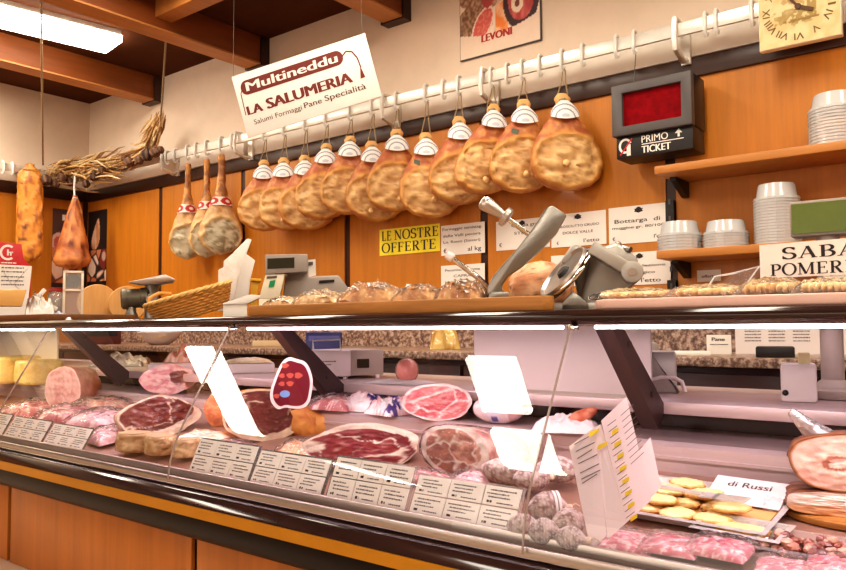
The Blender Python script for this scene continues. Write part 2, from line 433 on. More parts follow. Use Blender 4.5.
# ceiling beams (run out of the back wall) and joists between them
beamx = [-4.545, -3.44, -2.36, -1.27, -.18, .9, 2.0]
for k, x in enumerate(beamx):
    b = MB(); b.box(x - .12, x, -3.6, WB - .045, 2.772, ZC); 
    o = struct('trim_beam', b, beam_wood, bevel=.006)
    b = MB(); b.box(x - .125, x + .004, -3.6, WB - .05, 2.762, 2.772); struct('trim_beam_edge', b, beam_pale)
    b = MB(); b.box(x - .14, x + .012, WB - .06, WB, 2.755, ZC); struct('trim_beam_end', b, wood_dark)
for x0, x1, y in ((-3.44, -2.48, 2.2), (-3.44, -2.48, 1.0), (-2.36, -1.39, 2.15), (-2.36, -1.39, 1.0), (-1.27, -.3, 2.2)):
    b = MB(); b.box(x0, x1, y - .05, y + .05, 2.82, ZC); struct('trim_joist', b, beam_pale, bevel=.005)

# ------------------------------------------------------------------ ceiling lights
def ceiling_light(x, y0, y1, label, w=.27, rz=0.0):
    r = root('ceiling_light', (x, (y0 + y1) / 2, ZC - .045), label, 'ceiling light', 'long ceiling light panels')
    l = (y1 - y0) / 2
    b = MB(); b.box(-w / 2 + .004, w / 2 - .004, -l + .004, l - .004, .014, .045); b.build('housing', whitemetal, r)
    b = MB(); b.box(-w / 2, w / 2, -l, l, -.025, .014); b.build('diffuser', panel_mat, r, bevel=.003)
    r.rotation_euler = (0, 0, -rz)
    return r
ceiling_light(-4.195, 1.10, 2.31, 'long glowing white ceiling light panel at the upper left between two beams', .25, .15)
ceiling_light(-4.36, -.76, .02, 'ceiling light panel mirrored in the left pane of the curved glass')
ceiling_light(-2.06, -.30, .02, 'ceiling light panel mirrored high in the middle pane of curved glass', .28)
ceiling_light(-2.06, -.76, -.42, 'ceiling light panel mirrored low in the middle pane of curved glass', .28)
def area(name, loc, sx, sy, power, col, rot=(0, 0, 0)):
    l = bpy.data.lights.new(name, 'AREA'); l.shape = 'RECTANGLE'; l.size = sx; l.size_y = sy; l.energy = power; l.color = col
    o = bpy.data.objects.new(name, l); COL.objects.link(o); o.location = loc; o.rotation_euler = rot; return o
WARM = (1, .9, .74)
for x, y in ((-1.9, 1.75), (-3.0, 1.45), (-.8, 1.5), (.25, 1.75), (.25, -.5), (.8, -1.1), (1.3, .2), (-5.05, 1.3), (-4.3, -2.4), (.25, -2.4), (2.2, .5)):
    area('added_ceiling_fill', (x, y, ZC - .05), .27, 1.2, (34 if x < -5 else 19) * PI * .27 * 1.2, WARM)  # unseen fill lights, added to brighten the hams, left wall and counter front
area('added_front_fill', (-1.6, -3.5, 1.5), 4.5, 1.8, 45, (1, .9, .78), (PI / 2, 0, 0))  # added soft fill towards the back wall; no window is modelled here
w = bpy.data.worlds.new('world'); sc.world = w; w.use_nodes = True
w.node_tree.nodes['Background'].inputs[0].default_value = (1, .88, .75, 1); w.node_tree.nodes['Background'].inputs[1].default_value = .3

# ------------------------------------------------------------------ rail with rings
RY, RZ0, RZ1 = 2.77, PY(640, 46, 2.77).z, PY(640, 33, 2.77).z
RX0 = WL + .13
r = root('hanging_rail', (-2.5, RY, RZ0), 'long bright metal rail fixed along the back wall above the hams', 'rail')
def railbox(mb, p, q):
    d = (Vector(q) - Vector(p)); L_ = d.length
    m_ = Matrix.Rotation(math.atan2(d.y, d.x), 3, 'Z')
    mb.obox((Vector(p) + Vector(q)) / 2, (L_, .014, RZ1 - RZ0), m_)
b = MB(); b.x = Matrix.Translation(-r.location); railbox(b, (RX0, RY, (RZ0 + RZ1) / 2), (.6, RY, (RZ0 + RZ1) / 2)); b.build('rail_bar', zinc, r, bevel=.003)
def bracket(x, parent):
    b = MB(); b.x = Matrix.Translation(-parent.location)
    b.box(x - .018, x + .018, WB - .04, WB - .002, RZ0 - .08, RZ1)
    b.tube([(x, WB - .03, RZ0 - .06), (x, RY + .06, RZ0 - .075), (x, RY - .02, RZ0 - .05), (x, RY - .028, RZ0), (x, RY - .02, RZ1 + .012), (x, RY + .03, RZ1 + .012), (x, WB - .03, RZ1 - .01)], .011, 8)
    b.build('rail_bracket', zinc, parent)
for px, py in ((238, 145), (385, 105), (484, 88), (677, 40), (165, 160)): bracket(PY(px, py, RY).x, r)
r2 = root('hanging_rail', (RX0, 1.5, RZ0), 'short metal rail along the left wall, running out of the photo on the left', 'rail')
b = MB(); b.x = Matrix.Translation(-r2.location); railbox(b, (RX0, RY - .012, (RZ0 + RZ1) / 2), (RX0, -1, (RZ0 + RZ1) / 2)); b.build('rail_bar', zinc, r2, bevel=.003)
b = MB(); b.x = Matrix.Translation(-r2.location)
for y in (2.35, 1.55, .7):
    b = MB(); b.x = Matrix.Translation(-r2.location); b.box(WL + .002, RX0 + .004, y - .012, y + .012, RZ0 + .01, RZ1 - .01); b.build('rail_bracket', zinc, r2)
def ring_mesh():
    b = MB(); h = RZ1 - RZ0
    pts = [(0, .012, h * .55), (0, .015, h + .002), (0, .008, h + .011), (0, -.008, h + .011), (0, -.016, h + .002), (0, -.017, 0), (0, -.016, -.012), (0, -.004, -.024), (0, .008, -.018), (0, .01, -.008)]
    b.tube(pts, .0072, 8)
    return b
ring0 = None
def rail_ring(x, label, left=False):
    global ring0
    loc = (x, RY, RZ0) if not left else (RX0, x, RZ0)
    rz = 0 if not left else PI / 2
    if ring0 is None:
        ring0 = solo('rail_hook', ring_mesh(), whitemetal, label, 'hook', loc, rz, 'white hooks along the rails'); return ring0
    o = ring0.copy(); COL.objects.link(o); o.location = loc; o.rotation_euler = (0, 0, rz); o['label'] = label; return o
# ------------------------------------------------------------------ round hams hung from the rail
def ham_body(seed, lean=.0, sw=1.0):
    W = [(0, .018), (.05, .032), (.1, .028), (.2, .041), (.32, .078), (.45, .113), (.6, .138), (.74, .143), (.86, .128), (.94, .092), (.98, .05), (1, .0)]
    D = [(0, .014), (.1, .022), (.2, .03), (.35, .045), (.55, .062), (.75, .064), (.9, .05), (.97, .026), (1, 0)]
    Lh = .405
    b = MB()
    tan = C(206, 158, 102); tan2 = C(228, 186, 128); dk = C(150, 98, 54); rim = C(226, 174, 88); red = C(178, 98, 58); org = C(206, 140, 78); pale = C(226, 176, 108)
    def fn(u, v):
        s = v
        a = 2 * PI * u
        w = interp(W, s) * sw; d = interp(D, s)
        ca, sa = math.cos(a), math.sin(a)
        sx = math.copysign(abs(ca) ** .85, ca)
        x = w * sx; y = d * math.copysign(abs(sa) ** .8, sa)
        if y < 0: y *= .9
        xn = sx * w / .143
        e = math.sqrt((xn * .96) ** 2 + ((s - .70) / .29) ** 2) + .09 * fbm(x * 14 + seed, s * 5, seed)
        front = smooth(.15, -.25, sa)
        n1 = fbm(x * 1.0, s * .4, y * .6 + seed * 3.1, 26, 4); n2 = fbm(x, s * .4, seed * 1.7, 60, 3)
        inside = smooth(.95, .82, e)
        ridge = math.exp(-((e - .93) / .09) ** 2)
        fold = abs(fbm(x + seed, s * .4, 0, 15, 3))
        y -= front * (ridge * .009 + inside * (n1 * .014 + n2 * .003 - .004 - .006 * smooth(.07, .0, fold)))
        y -= (1 - inside) * n1 * .004
        x += n1 * .004 + lean * (s - .15) * .6
        # colour
        up = mixc(red, org, smooth(-.3, .45, n1 + .35 * xn))
        up = mixc(up, pale, smooth(.25, .0, s))
        f = mixc(tan, tan2, smooth(-.25, .4, n1)); f = mixc(f, dk, smooth(.1, .6, -n2 - n1 * .6) * .25); f = mixc(f, dk, .5 * smooth(.06, .012, fold))
        c = mixc(up, f, inside * front)
        c = mixc(c, rim, ridge * .55 * max(front, .35))
        if sa > 0: c = mixc(c, org, smooth(.2, .9, s) * .7)
        return (Vector((x, y, -Lh * s)), c)
    b.grid(fn, 56, 56, True)
    return b
def ham_label():
    b = MB(); wht = C(240, 236, 234); gr = C(150, 152, 164)
    def fn(u, v):
        t = u * 2 - 1; hw = .014 + .044 * math.sin(min(1, v * 1.15) * PI / 2)
        x = t * hw; z = -.034 - .07 * v - .014 * v * (1 - t * t)
        y = -(.026 + .030 * v) + 5.5 * x * x - .004
        d = math.hypot(x * 1.0, (z + .112)) / .075
        k = wht
        if .45 < d < 1.0 and (d * 3.6) % 1 > .72: k = gr
        if math.hypot(x / .018, (z + .103) / .008) < 1: k = C(196, 200, 210)
        return (Vector((x, y, z)), k)
    b.grid(fn, 40, 30); return b
def make_ham(seed, rope_len, label, loc, rz, lean, knob, tagged=False, sw=1.0):
    r = root('round_ham', loc, label, 'ham', 'round hams hanging in a row', rz)
    ham_body(seed, lean, sw).build('meat', vham, r, smooth=60)
    ham_label().build('collar_label', vpaper, r)
    b = MB()
    pts = [(.012, 0, rope_len - .002), (.012, -.003, rope_len * .5), (.02, 0, .0), (.02, 0, -.022), (0, -.024, -.026), (-.02, 0, -.022), (-.02, 0, 0), (-.004, .003, rope_len * .5), (.002, 0, rope_len + .002), (.008, 0, rope_len + .006)]
    b.tube(pts, .0032, 6, closed=True)
    b.tube([(.02 * math.cos(a), .02 * math.sin(a), -.03) for a in [k * PI / 5 for k in range(10)]], .005, 6, closed=True)
    b.build('cord', rope_mat, r)
    b = MB(); b.ball((knob[0] + lean * .3, -.062, -.405 * knob[1]), .014, 12, C(232, 190, 130), sy=.9, amp=.2, sd=seed); b.build('bone', vham, r)
    if tagged:
        b = MB(); b.box(-.052, -.02, -.004, -.002, -.012, .018, C(112, 124, 110))
        o = b.build('skin_stamp', vpaper, r); o.location = (-.012, -.056, -.165); o.rotation_euler = (.35, .3, -.5)
    return r
HY = RY - .004
hp = [(264, 174), (284, 172), (305, 170), (326, 158.5), (350, 151.5), (372, 157), (396.5, 145.5), (426, 149.5), (459, 134), (492, 122), (523, 118), (563, 113)]
ords = ['leftmost round ham of the long row, smallest to the eye, above the till', 'second round ham from the left, front of it over the leftmost ham', 'third round ham from the left in the row', 'fourth round ham from the left, hung a little higher than the third', 'fifth round ham from the left, below the right end of the hanging shop sign', 'sixth round ham from the left, hanging low before the panel joint', 'sixth round ham counted from the right, above the yellow notice', 'fifth round ham from the right with a round bone end, above the notice', 'fourth round ham from the right, wide and pale', 'third round ham from the right, turned a little sideways with a yellow fat edge', 'second round ham from the right with a grey stamp on its skin', 'rightmost and largest looking round ham, beside the red number display']
order = []
for k, (px, py) in enumerate(hp):
    p = PY(px, py, HY); rt = p.z + .079; rl = (RZ0 - .024) - rt
    rz = math.radians(43 + [2, -3, 2, 0, -2, 3, 0, -3, 2, 7, -2, -4][k])
    make_ham(k * 3.7 + 1, rl, ords[k], (p.x, HY, rt), rz, [.0, .02, .03, -.05, -.03, .04, -.02, .05, .0, -.1, -.03, .03][k], [(.02, .84), (0, .87), (.03, .85), (.03, .78), (.04, .72), (-.02, .88), (.02, .86), (.02, .8), (.02, .76), (-.02, .86), (.01, .82), (-.01, .74)][k], k in (10, 7), [1, 1, 1.05, 1, .98, 1, .98, 1, 1, .95, .97, 1.04][k])
    order.append(p.x)
rl_ = ['leftmost', 'second', 'third', 'fourth', 'fifth', 'sixth', 'seventh', 'eighth', 'ninth', 'tenth', 'eleventh', 'twelfth']
for k, x in enumerate(order): rail_ring(x, 'white rail hook carrying the %s round ham, counted from the left' % rl_[k])

# ------------------------------------------------------------------ long hams with the shank
def long_ham(seed, loc, rz, label, sw):
    Lh = .60
    W = [(0, .02), (.04, .024), (.1, .019), (.3, .026), (.42, .04), (.5, .06), (.6, .092), (.72, .122), (.82, .128), (.9, .11), (.96, .07), (1, 0)]
    D = [(0, .018), (.1, .017), (.3, .024), (.45, .036), (.6, .052), (.8, .06), (.92, .045), (.97, .026), (1, 0)]
    b = MB(); gold_ = C(206, 148, 84); br = C(150, 92, 48); mould = C(206, 194, 166); mould2 = C(150, 134, 104); cream = C(226, 190, 136)
    def fn(u, v):
        s = v; a = 2 * PI * u; w = interp(W, s) * sw; d = interp(D, s); ca, sa = math.cos(a), math.sin(a)
        sx = math.copysign(abs(ca) ** .9, ca); x = w * sx; y = d * sa
        front = smooth(.15, -.25, sa); xn = sx * w / (.128 * sw)
        n1 = fbm(x, s * .6, y * .5 + seed, 24, 4); n2 = fbm(x, s * .6, seed, 60, 3)
        e = math.sqrt(((xn - .05) * 1.12) ** 2 + ((s - .82) / .19) ** 2) + .12 * n1
        ins = smooth(.98, .86, e); ridge = math.exp(-((e - 1.02) / .1) ** 2)
        cleft = math.exp(-((xn - .1 - (s - .6) * .8) / .12) ** 2) * smooth(.5, .58, s) * smooth(.72, .62, s)
        y -= front * (ridge * .012 + ins * (n1 * .012 - .006) - cleft * .012)
        x += n1 * .004
        c = mixc(gold_, br, smooth(.0, .45, n1 + .2)); c = mixc(c, cream, smooth(.45, .6, s) * .5)
        f = mixc(mould, mould2, smooth(-.1, .35, n1 + n2 * .6)); c = mixc(c, f, ins * front); c = mixc(c, cream, ridge * front * .8)
        if s < .4: c = mixc(c, br, smooth(.1, .5, n2) * .6)
        return (Vector((x, y, -Lh * s)), c)
    r = root('shank_ham', loc, label, 'ham', 'long hams with the shank on', rz)
    b.grid(fn, 48, 64, True); b.build('meat', vham, r, smooth=60)
    b = MB(); red = C(186, 30, 34); wh = C(236, 226, 214)
    def lb(u, v):
        a = 2 * PI * u; s = .43 + .085 * v; w = interp(W, s) * sw * 1.0 + .007; d = interp(D, s) + .008
        q = abs(((u * 4 + .08) % 1) - .5) * 2; m = math.hypot(q * 1.0, (v - .5) * 1.9)
        c = wh if m > .86 else red
        if m < .32: c = wh
        return (Vector((w * math.cos(a), d * math.sin(a), -Lh * s)), c)
    b.grid(lb, 64, 14, True); b.build('shank_band', vpaper, r)
    b = MB(); b.tube([(0, 0, -.02), (.004, .0, .01), (0, 0, .035), (-.004, 0, .01)], .003, 6, closed=True); b.build('cord', rope_mat, r)
    return r
LHY = RY - .004
lz = RZ0 - .055
long_ham(3, (PY(188, 160, LHY).x, LHY, lz), math.radians(40), 'left one of three long hams with red and white shank bands', .86)
long_ham(9, (PY(207, 160, LHY).x, LHY, lz), math.radians(52), 'middle one of three long shank hams, half hidden by the right one', .8)
long_ham(14, (PY(221.5, 160, LHY).x, LHY - .0, lz + .01), math.radians(52), 'right one of three long hams, its grey mouldy face widest', 1.0)
for px, nm in ((188, 'left'), (207, 'middle'), (221.5, 'right')): rail_ring(PY(px, 160, RY).x, 'white rail hook carrying the %s long shank ham' % nm)
for px, nm in ((168, 'first empty white rail hook right of the dried garlic braid'), (176.5, 'second empty white rail hook right of the garlic braid, just before the shank hams'), (197.5, 'empty white rail hook between the left and middle shank hams'), (233, 'empty white rail hook beside the left corner of the hanging sign'), (444, 'empty white rail hook between the fifth and fourth round hams from the right'), (508, 'empty white rail hook between the third and second hams from the right'), (541, 'empty white rail hook between the second and rightmost round hams'), (584, 'first empty white rail hook right of the rightmost ham'), (618, 'empty white rail hook above the left corner of the number display'), (636, 'white rail hook above the number display with a thin wire'), (708, 'left of two close empty rail hooks between bracket and clock'), (719, 'right of two close empty rail hooks between bracket and clock'), (755, 'empty white rail hook touching the left edge of the clock')):
    rail_ring(PY(px, 100, RY).x, nm)
for px, nm in ((3, 'white rail hook on the left wall rail at the left photo edge'), (12, 'white rail hook on the left wall rail beside the hanging cured slab'), (57, 'white rail hook on the left wall rail behind the dark garlic bulbs')):
    rail_ring(PX(px, 165, RX0).y, nm, True)

# ------------------------------------------------------------------ cured slab, corner ham, garlic
def slab():
    p = PX(31, 163, RX0 + .06); q = PX(28, 262, RX0 + .06); L_ = p.z - q.z; w = .092
    r = root('cured_pork_slab', (RX0 + .06, p.y, p.z), 'long golden brown cured slab hanging upright on the left wall', 'cured meat', None, math.radians(52))
    b = MB()
    def fn(u, v):
        a = 2 * PI * u; k = min(1, (math.sin(PI * min(.5, v * 3.2)) * 1.0 if v < .16 else 1)) * (math.sqrt(max(0, 1 - ((v - .85) / .15) ** 2)) if v > .85 else 1)
        if v < .03: k = v / .03 * .7
        ww = w * (.86 + .12 * v); n = fbm(math.cos(a), v * 4, math.sin(a), 2.2, 4); n2 = nz(math.cos(a) * 2 + 5, v * 16, math.sin(a))
        c = mixc(C(214, 138, 50), C(150, 82, 30), smooth(-.1, .5, n)); c = mixc(c, C(96, 50, 22), smooth(.42, .7, n2))
        return (Vector((ww * k * math.cos(a) * (1 + .08 * n) + .012 * (v - .5), .035 * k * math.sin(a) - .008 * n, -L_ * v)), c)
    b.grid(fn, 32, 60, True); b.build('meat', vham, r, smooth=60)
    b = MB(); b.tube([(-.012, 0, -.02), (0, 0, RZ0 - p.z + .01), (.012, 0, -.02)], .003, 6); b.tube([(-.06, 0, -.04), (-.03, -.035, -.05), (.03, -.035, -.052), (.062, 0, -.045), (.03, .035, -.045), (-.03, .035, -.042)], .004, 6, closed=True); b.build('cord', rope_mat, r)
slab()
def corner_ham():
    p = PY(72, 196, 2.6); q = PY(72, 270, 2.6); L_ = p.z - q.z
    r = root('cured_shoulder', (PY(75, 196, 2.6).x, 2.6, p.z), 'dark reddish cured shoulder hanging by a white cord in the corner', 'cured meat', None, math.radians(48))
    W = [(0, .012), (.12, .03), (.4, .066), (.7, .102), (.88, .124), (.95, .1), (1, 0)]
    b = MB()
    def fn(u, v):
        a = 2 * PI * u; w = interp(W, v); n = fbm(math.cos(a), v * 2.5, math.sin(a), 2, 4)
        c = mixc(C(170, 92, 44), C(206, 134, 74), smooth(-.3, .4, n)); c = mixc(c, C(104, 48, 26), smooth(.2, .6, -n))
        return (Vector((w * math.cos(a) + .01 * n - .012 * v, .6 * w * math.sin(a), -L_ * v)), c)
    b.grid(fn, 32, 40, True); b.build('meat', vham, r, smooth=60)
    b = MB(); zt = RZ0 - p.z
    b.tube([(0, 0, -.02), (-.012, .02, zt * .4), (-.03, .1, zt)], .0065, 8); b.tube([(.014 * math.cos(k), .014 * math.sin(k), -.02) for k in range(6)], .004, 6, closed=True)
    b.build('cord', paper, r)
corner_ham()
def rope(mb, p, q, r_, turns=60):
    p = Vector(p); q = Vector(q); n = turns * 4
    for ph in (0, PI):
        mb.tube([p.lerp(q, i / n) + Vector((math.cos(i * PI / 2 * .7 + ph), math.sin(i * PI / 2 * .7 + ph), 0)) * r_ for i in range(n + 1)], r_ * 1.05, 5)
def straw(mb, path, n, spread, rr, cols, l0=.35, l1=.9):
    P = [Vector(p) for p in path]
    def at(t):
        t = max(0, min(.9999, t)) * (len(P) - 1); i = int(t); return P[i].lerp(P[i + 1], t - i)
    for k in range(n):
        a = rr.random() * .7; l = rr.uniform(l0, l1) * .5; off = Vector((rr.gauss(0, 1), rr.gauss(0, .7), rr.gauss(0, 1))) * spread
        off2 = off + Vector((rr.gauss(0, 1), rr.gauss(0, .7), rr.gauss(0, 1))) * spread * 1.1
        pts = [at(a + l * j / 4) + off.lerp(off2, j / 4) + Vector((nz(k * 1.7, j * .6) * spread * .9, 0, nz(k * 2.3 + 9, j * .6) * spread * .9 - .004 * math.sin(PI * j / 4))) for j in range(5)]
        mb.tube(pts, [.0015, .005, .007, .005, .0015], 5, rr.choice(cols))
STR = [C(206, 172, 120), C(178, 136, 86), C(228, 204, 160), C(150, 108, 68), C(214, 180, 130)]
GY = RY - .075
def PG(x, y, d=0):
    p = PY(x, y, GY - d)
    return PX(x, y, RX0 + .075 + d) if p.x < RX0 + .075 + d else p
def garlic(path_px, top_px, bulbs, label, nstraw, spread, rope_bottom_px):
    pts = [PG(x, y) for x, y in path_px]; o = pts[-1]
    r = root('dried_garlic_braid', o, label, 'garlic braid')
    b = MB(); b.x = Matrix.Translation(-o); straw(b, pts, nstraw, spread, rnd, STR); b.build('dry_stalks', vdry, r)
    for i, (x, y, R_) in enumerate(bulbs):
        p = PG(x, y, .03) - o; b = MB(); R_ *= 1.2
        base = rnd.choice([C(72, 46, 40), C(52, 32, 30), C(96, 64, 50)])
        b.lathe([(.0, -R_ * .9), (R_ * .65, -R_ * .75), (R_ * 1.0, -R_ * .1), (R_ * .9, R_ * .45), (R_ * .45, R_ * .85), (R_ * .14, R_ * 1.1)], 18, p, Matrix.Rotation(rnd.uniform(-.6, .6), 3, 'Y'), None, 0, lambda k, a: mixc(base, C(176, 140, 104), .4 * (math.sin(a * 6) > .75)))
        b.build('garlic_bulb', vdry, r)
    b = MB(); q = PG(rope_bottom_px[0], rope_bottom_px[1]); d_ = ray(top_px[0], top_px[1] - 4); t = Vector((0, 0, H)) + d_ * ((ZC - .002 - H) / d_.z)
    b.x = Matrix.Translation(-o); rope(b, q, t, .0036); b.build('rope', rope_mat, r)
garlic([(161, 112), (158, 124), (152, 138), (146, 150), (132, 157), (112, 165)], (169, 0), [(147, 155, .035), (155, 152, .03), (139, 160, .026), (129, 162, .03), (160, 150, .022), (124, 158, .02)], 'dried garlic braid with dark bulbs, hanging by the right rope and laid along the rail', 170, .02, (161, 116))
garlic([(46, 172), (60, 172), (75, 170), (90, 170), (105, 164), (122, 166)], (41, 0), [(46, 180, .034), (55, 184, .028), (62, 177, .03), (70, 182, .026), (94, 176, .03), (86, 184, .024), (102, 170, .022)], 'bushy straw coloured garlic bunch draped over the rail in the room corner', 260, .034, (43, 165))

# ------------------------------------------------------------------ hanging shop sign
def shop_sign():
    dpt = 3.3
    cpx = [(232, 78), (363, 32.3), (383.5, 96.6), (247.4, 137)]
    def at(px, py, d): v = ray(px, py); return Vector((0, 0, H)) + v * (d / FPX)
    tl, tr, br, bl = at(*cpx[0], 3.32), at(*cpx[1], 3.22), at(*cpx[2], 3.22), at(*cpx[3], 3.32)
    ce = (tl + tr + br + bl) / 4; ux = ((tr - tl) + (br - bl)).normalized(); uz = ((tl - bl) + (tr - br)); uz = (uz - uz.dot(ux) * ux).normalized(); uy = uz.cross(ux)
    w = ((tr - tl).length + (br - bl).length) / 2; h = ((tl - bl).length + (tr - br).length) / 2
    m = Matrix((ux, uy, uz)).transposed()
    r = root('hanging_shop_sign', ce - uz * h / 2, 'tilted white shop sign hanging on threads before the rail, reading La Salumeria', 'sign', None, 0, m.to_euler())
    b = MB(); b.box(-w / 2, w / 2, 0, .006, 0, h); b.build('board', paper, r, bevel=.001)
    b = MB(); X = lambda f: -w / 2 + f * w; Zf = lambda f: h * (1 - f)
    # red sausage pill with string tails
    n = 14; x0, x1, zc, R = X(.09), X(.76), Zf(.235), h * .115
    pill = [(x1 + R * math.cos(a), zc + R * math.sin(a)) for a in [-PI / 2 + PI * i / n for i in range(n + 1)]] + [(x0 + R * .9 * math.cos(a), zc + R * math.sin(a)) for a in [PI / 2 + PI * i / n for i in range(n + 1)]]
    b.add([(p[0], -.001, p[1]) for p in pill], [list(range(len(pill)))], None, 0)
    def line(pts, wd, y=-.0012):
        for p, q in zip(pts, pts[1:]):
            k = _st(p, q, wd); b.add([(a, y, c) for a, c in k], [(0, 1, 2, 3)], None, 0)
    line([(x1 + R * .9, zc), (X(.84), zc + R * .5), (X(.88), zc + R * .2), (X(.905), zc - R * .8), (X(.912), zc - R * 2.2)], .006)
    b.add([(X(.91), -.0013, zc - R * 1.9), (X(.925), -.0013, zc - R * 3.6), (X(.89), -.0013, zc - R * 3.6)], [(0, 1, 2)], None, 0)
    line([(x0 - R * .7, zc), (X(.035), zc - R * .6), (X(.03), zc - R * 3.6)], .004)
    put_text(b, 'LA', X(.05), Zf(.66), h * .2, -.0012, w * .11, bold=.06); put_text(b, 'SALUMERIA', X(.20), Zf(.66), h * .235, -.0012, w * .63, bold=.06)
    b.build('red_print', ink_red, r)
    b = MB(); put_text(b, 'Multineddu', X(.085), Zf(.295), h * .2, -.002, w * .68, bold=.05, slant=.06); b.build('white_lettering', paper, r)
    b = MB(); put_text(b, 'Salumi Formaggi', X(.075), Zf(.83), h * .11, -.0012, w * .36); put_text(b, 'Pane', X(.455), Zf(.825), h * .125, -.0012, w * .13, bold=.015); put_text(b, 'Specialità', X(.61), Zf(.82), h * .13, -.0012, w * .3, bold=.015); 
    b.build('brown_lettering', ink_brown, r)
    mi = m.inverted()
    b = MB()
    for c in (tl, tr):
        p = mi @ (c - ce) + Vector((0, 0, h / 2)); p.x *= .98; wp = r.matrix_basis @ p; q = m.inverted() @ (Vector((wp.x, wp.y, ZC)) - r.location)
        b.tube([p, q], .0012, 5)
    b.build('thread', grey_plastic, r)
shop_sign()

# ------------------------------------------------------------------ number display
def number_display():
    Yf = 2.70
    tl = PY(611, 87, Yf); tr = PY(690.5, 69.6, Yf); bl = PY(614, 137, Yf)
    w = tr.x - tl.x; zt = (tl.z + tr.z) / 2; h = tl.z - bl.z; low = .085
    r = root('ticket_number_display', (tl.x, Yf, zt - h - low), 'black queue number display with a dark red screen hanging below the rail', 'display')
    D = .13
    b = MB(); b.box(.008, w - .004, .02, .15, .0, low + .01); b.box(.0, w, .03, .15, low, low + h); b.build('case', black_plastic, r, bevel=.004)
    b = MB()
    fx, fz = .042, .034
    ou = [(0, low), (w, low), (w, low + h), (0, low + h)]; iu = [(fx, low + fz), (w - fx * .9, low + fz), (w - fx * .9, low + h - fz), (fx, low + h - fz)]
    b.add([(p[0], y, p[1]) for y in (0, .034) for p in ou + iu], [q for i in range(4) for q in ((i, (i + 1) % 4, (i + 1) % 4 + 4, i + 4), (i + 8, (i + 1) % 4 + 8, (i + 1) % 4 + 12, i + 12), (i, (i + 1) % 4, (i + 1) % 4 + 8, i + 8), (i + 4, (i + 1) % 4 + 4, (i + 1) % 4 + 12, i + 12))])
    b.build('bezel', grey_plastic, r, bevel=.003)
    b = MB(); b.box(fx - .005, w - fx * .9 + .005, .018, .03, low + fz - .005, low + h - fz + .005); b.build('screen', red_screen, r)
    b = MB(); y = .018
    put_text(b, 'PRIMO', w * .36, low * .58, .038, y, w * .33, bold=.01); put_text(b, 'TICKET', w * .36, low * .12, .038, y, w * .36, bold=.03)
    b.add([(w * .36, y, low * .49), (w * .88, y, low * .49), (w * .88, y, low * .53), (w * .36, y, low * .53)], [(0, 1, 2, 3)])
    ax = w * .82
    b.add([(ax - .004, y, low * .6), (ax + .004, y, low * .6), (ax + .004, y, low * .78), (ax - .004, y, low * .78)], [(0, 1, 2, 3)]); b.add([(ax - .014, y, low * .76), (ax + .014, y, low * .76), (ax, y, low * .95)], [(0, 1, 2)])
    for p in _arc(.045, low * .55, .022, .025, 20, 300, .009, .009, 16): b.add([(a, y, c) for a, c in p], [(0, 1, 2, 3)])
    b.add([(.05, y, .008), (.066, y, .008), (.066, y, low * .6), (.05, y, low * .6)], [(0, 1, 2, 3)])
    b.build('lettering', paper, r)
    b = MB(); b.add([(a, .0175, c) for a, c in _st((.024, .012), (.072, low * .85), .006)], [(0, 1, 2, 3)]); b.build('red_slash', red_plastic, r)
    b = MB(); p = PY(636, 60, RY); b.tube([(.07, .05, low + h), (p.x - tl.x, RY - Yf, RZ0 - .024 - (zt - h - low))], .0015, 5)
    b.box(w * .3, w * .7, .12, WB - .018 - Yf, low + h * .3, low + h * .7)
    b.build('mounting', grey_plastic, r)
number_display()

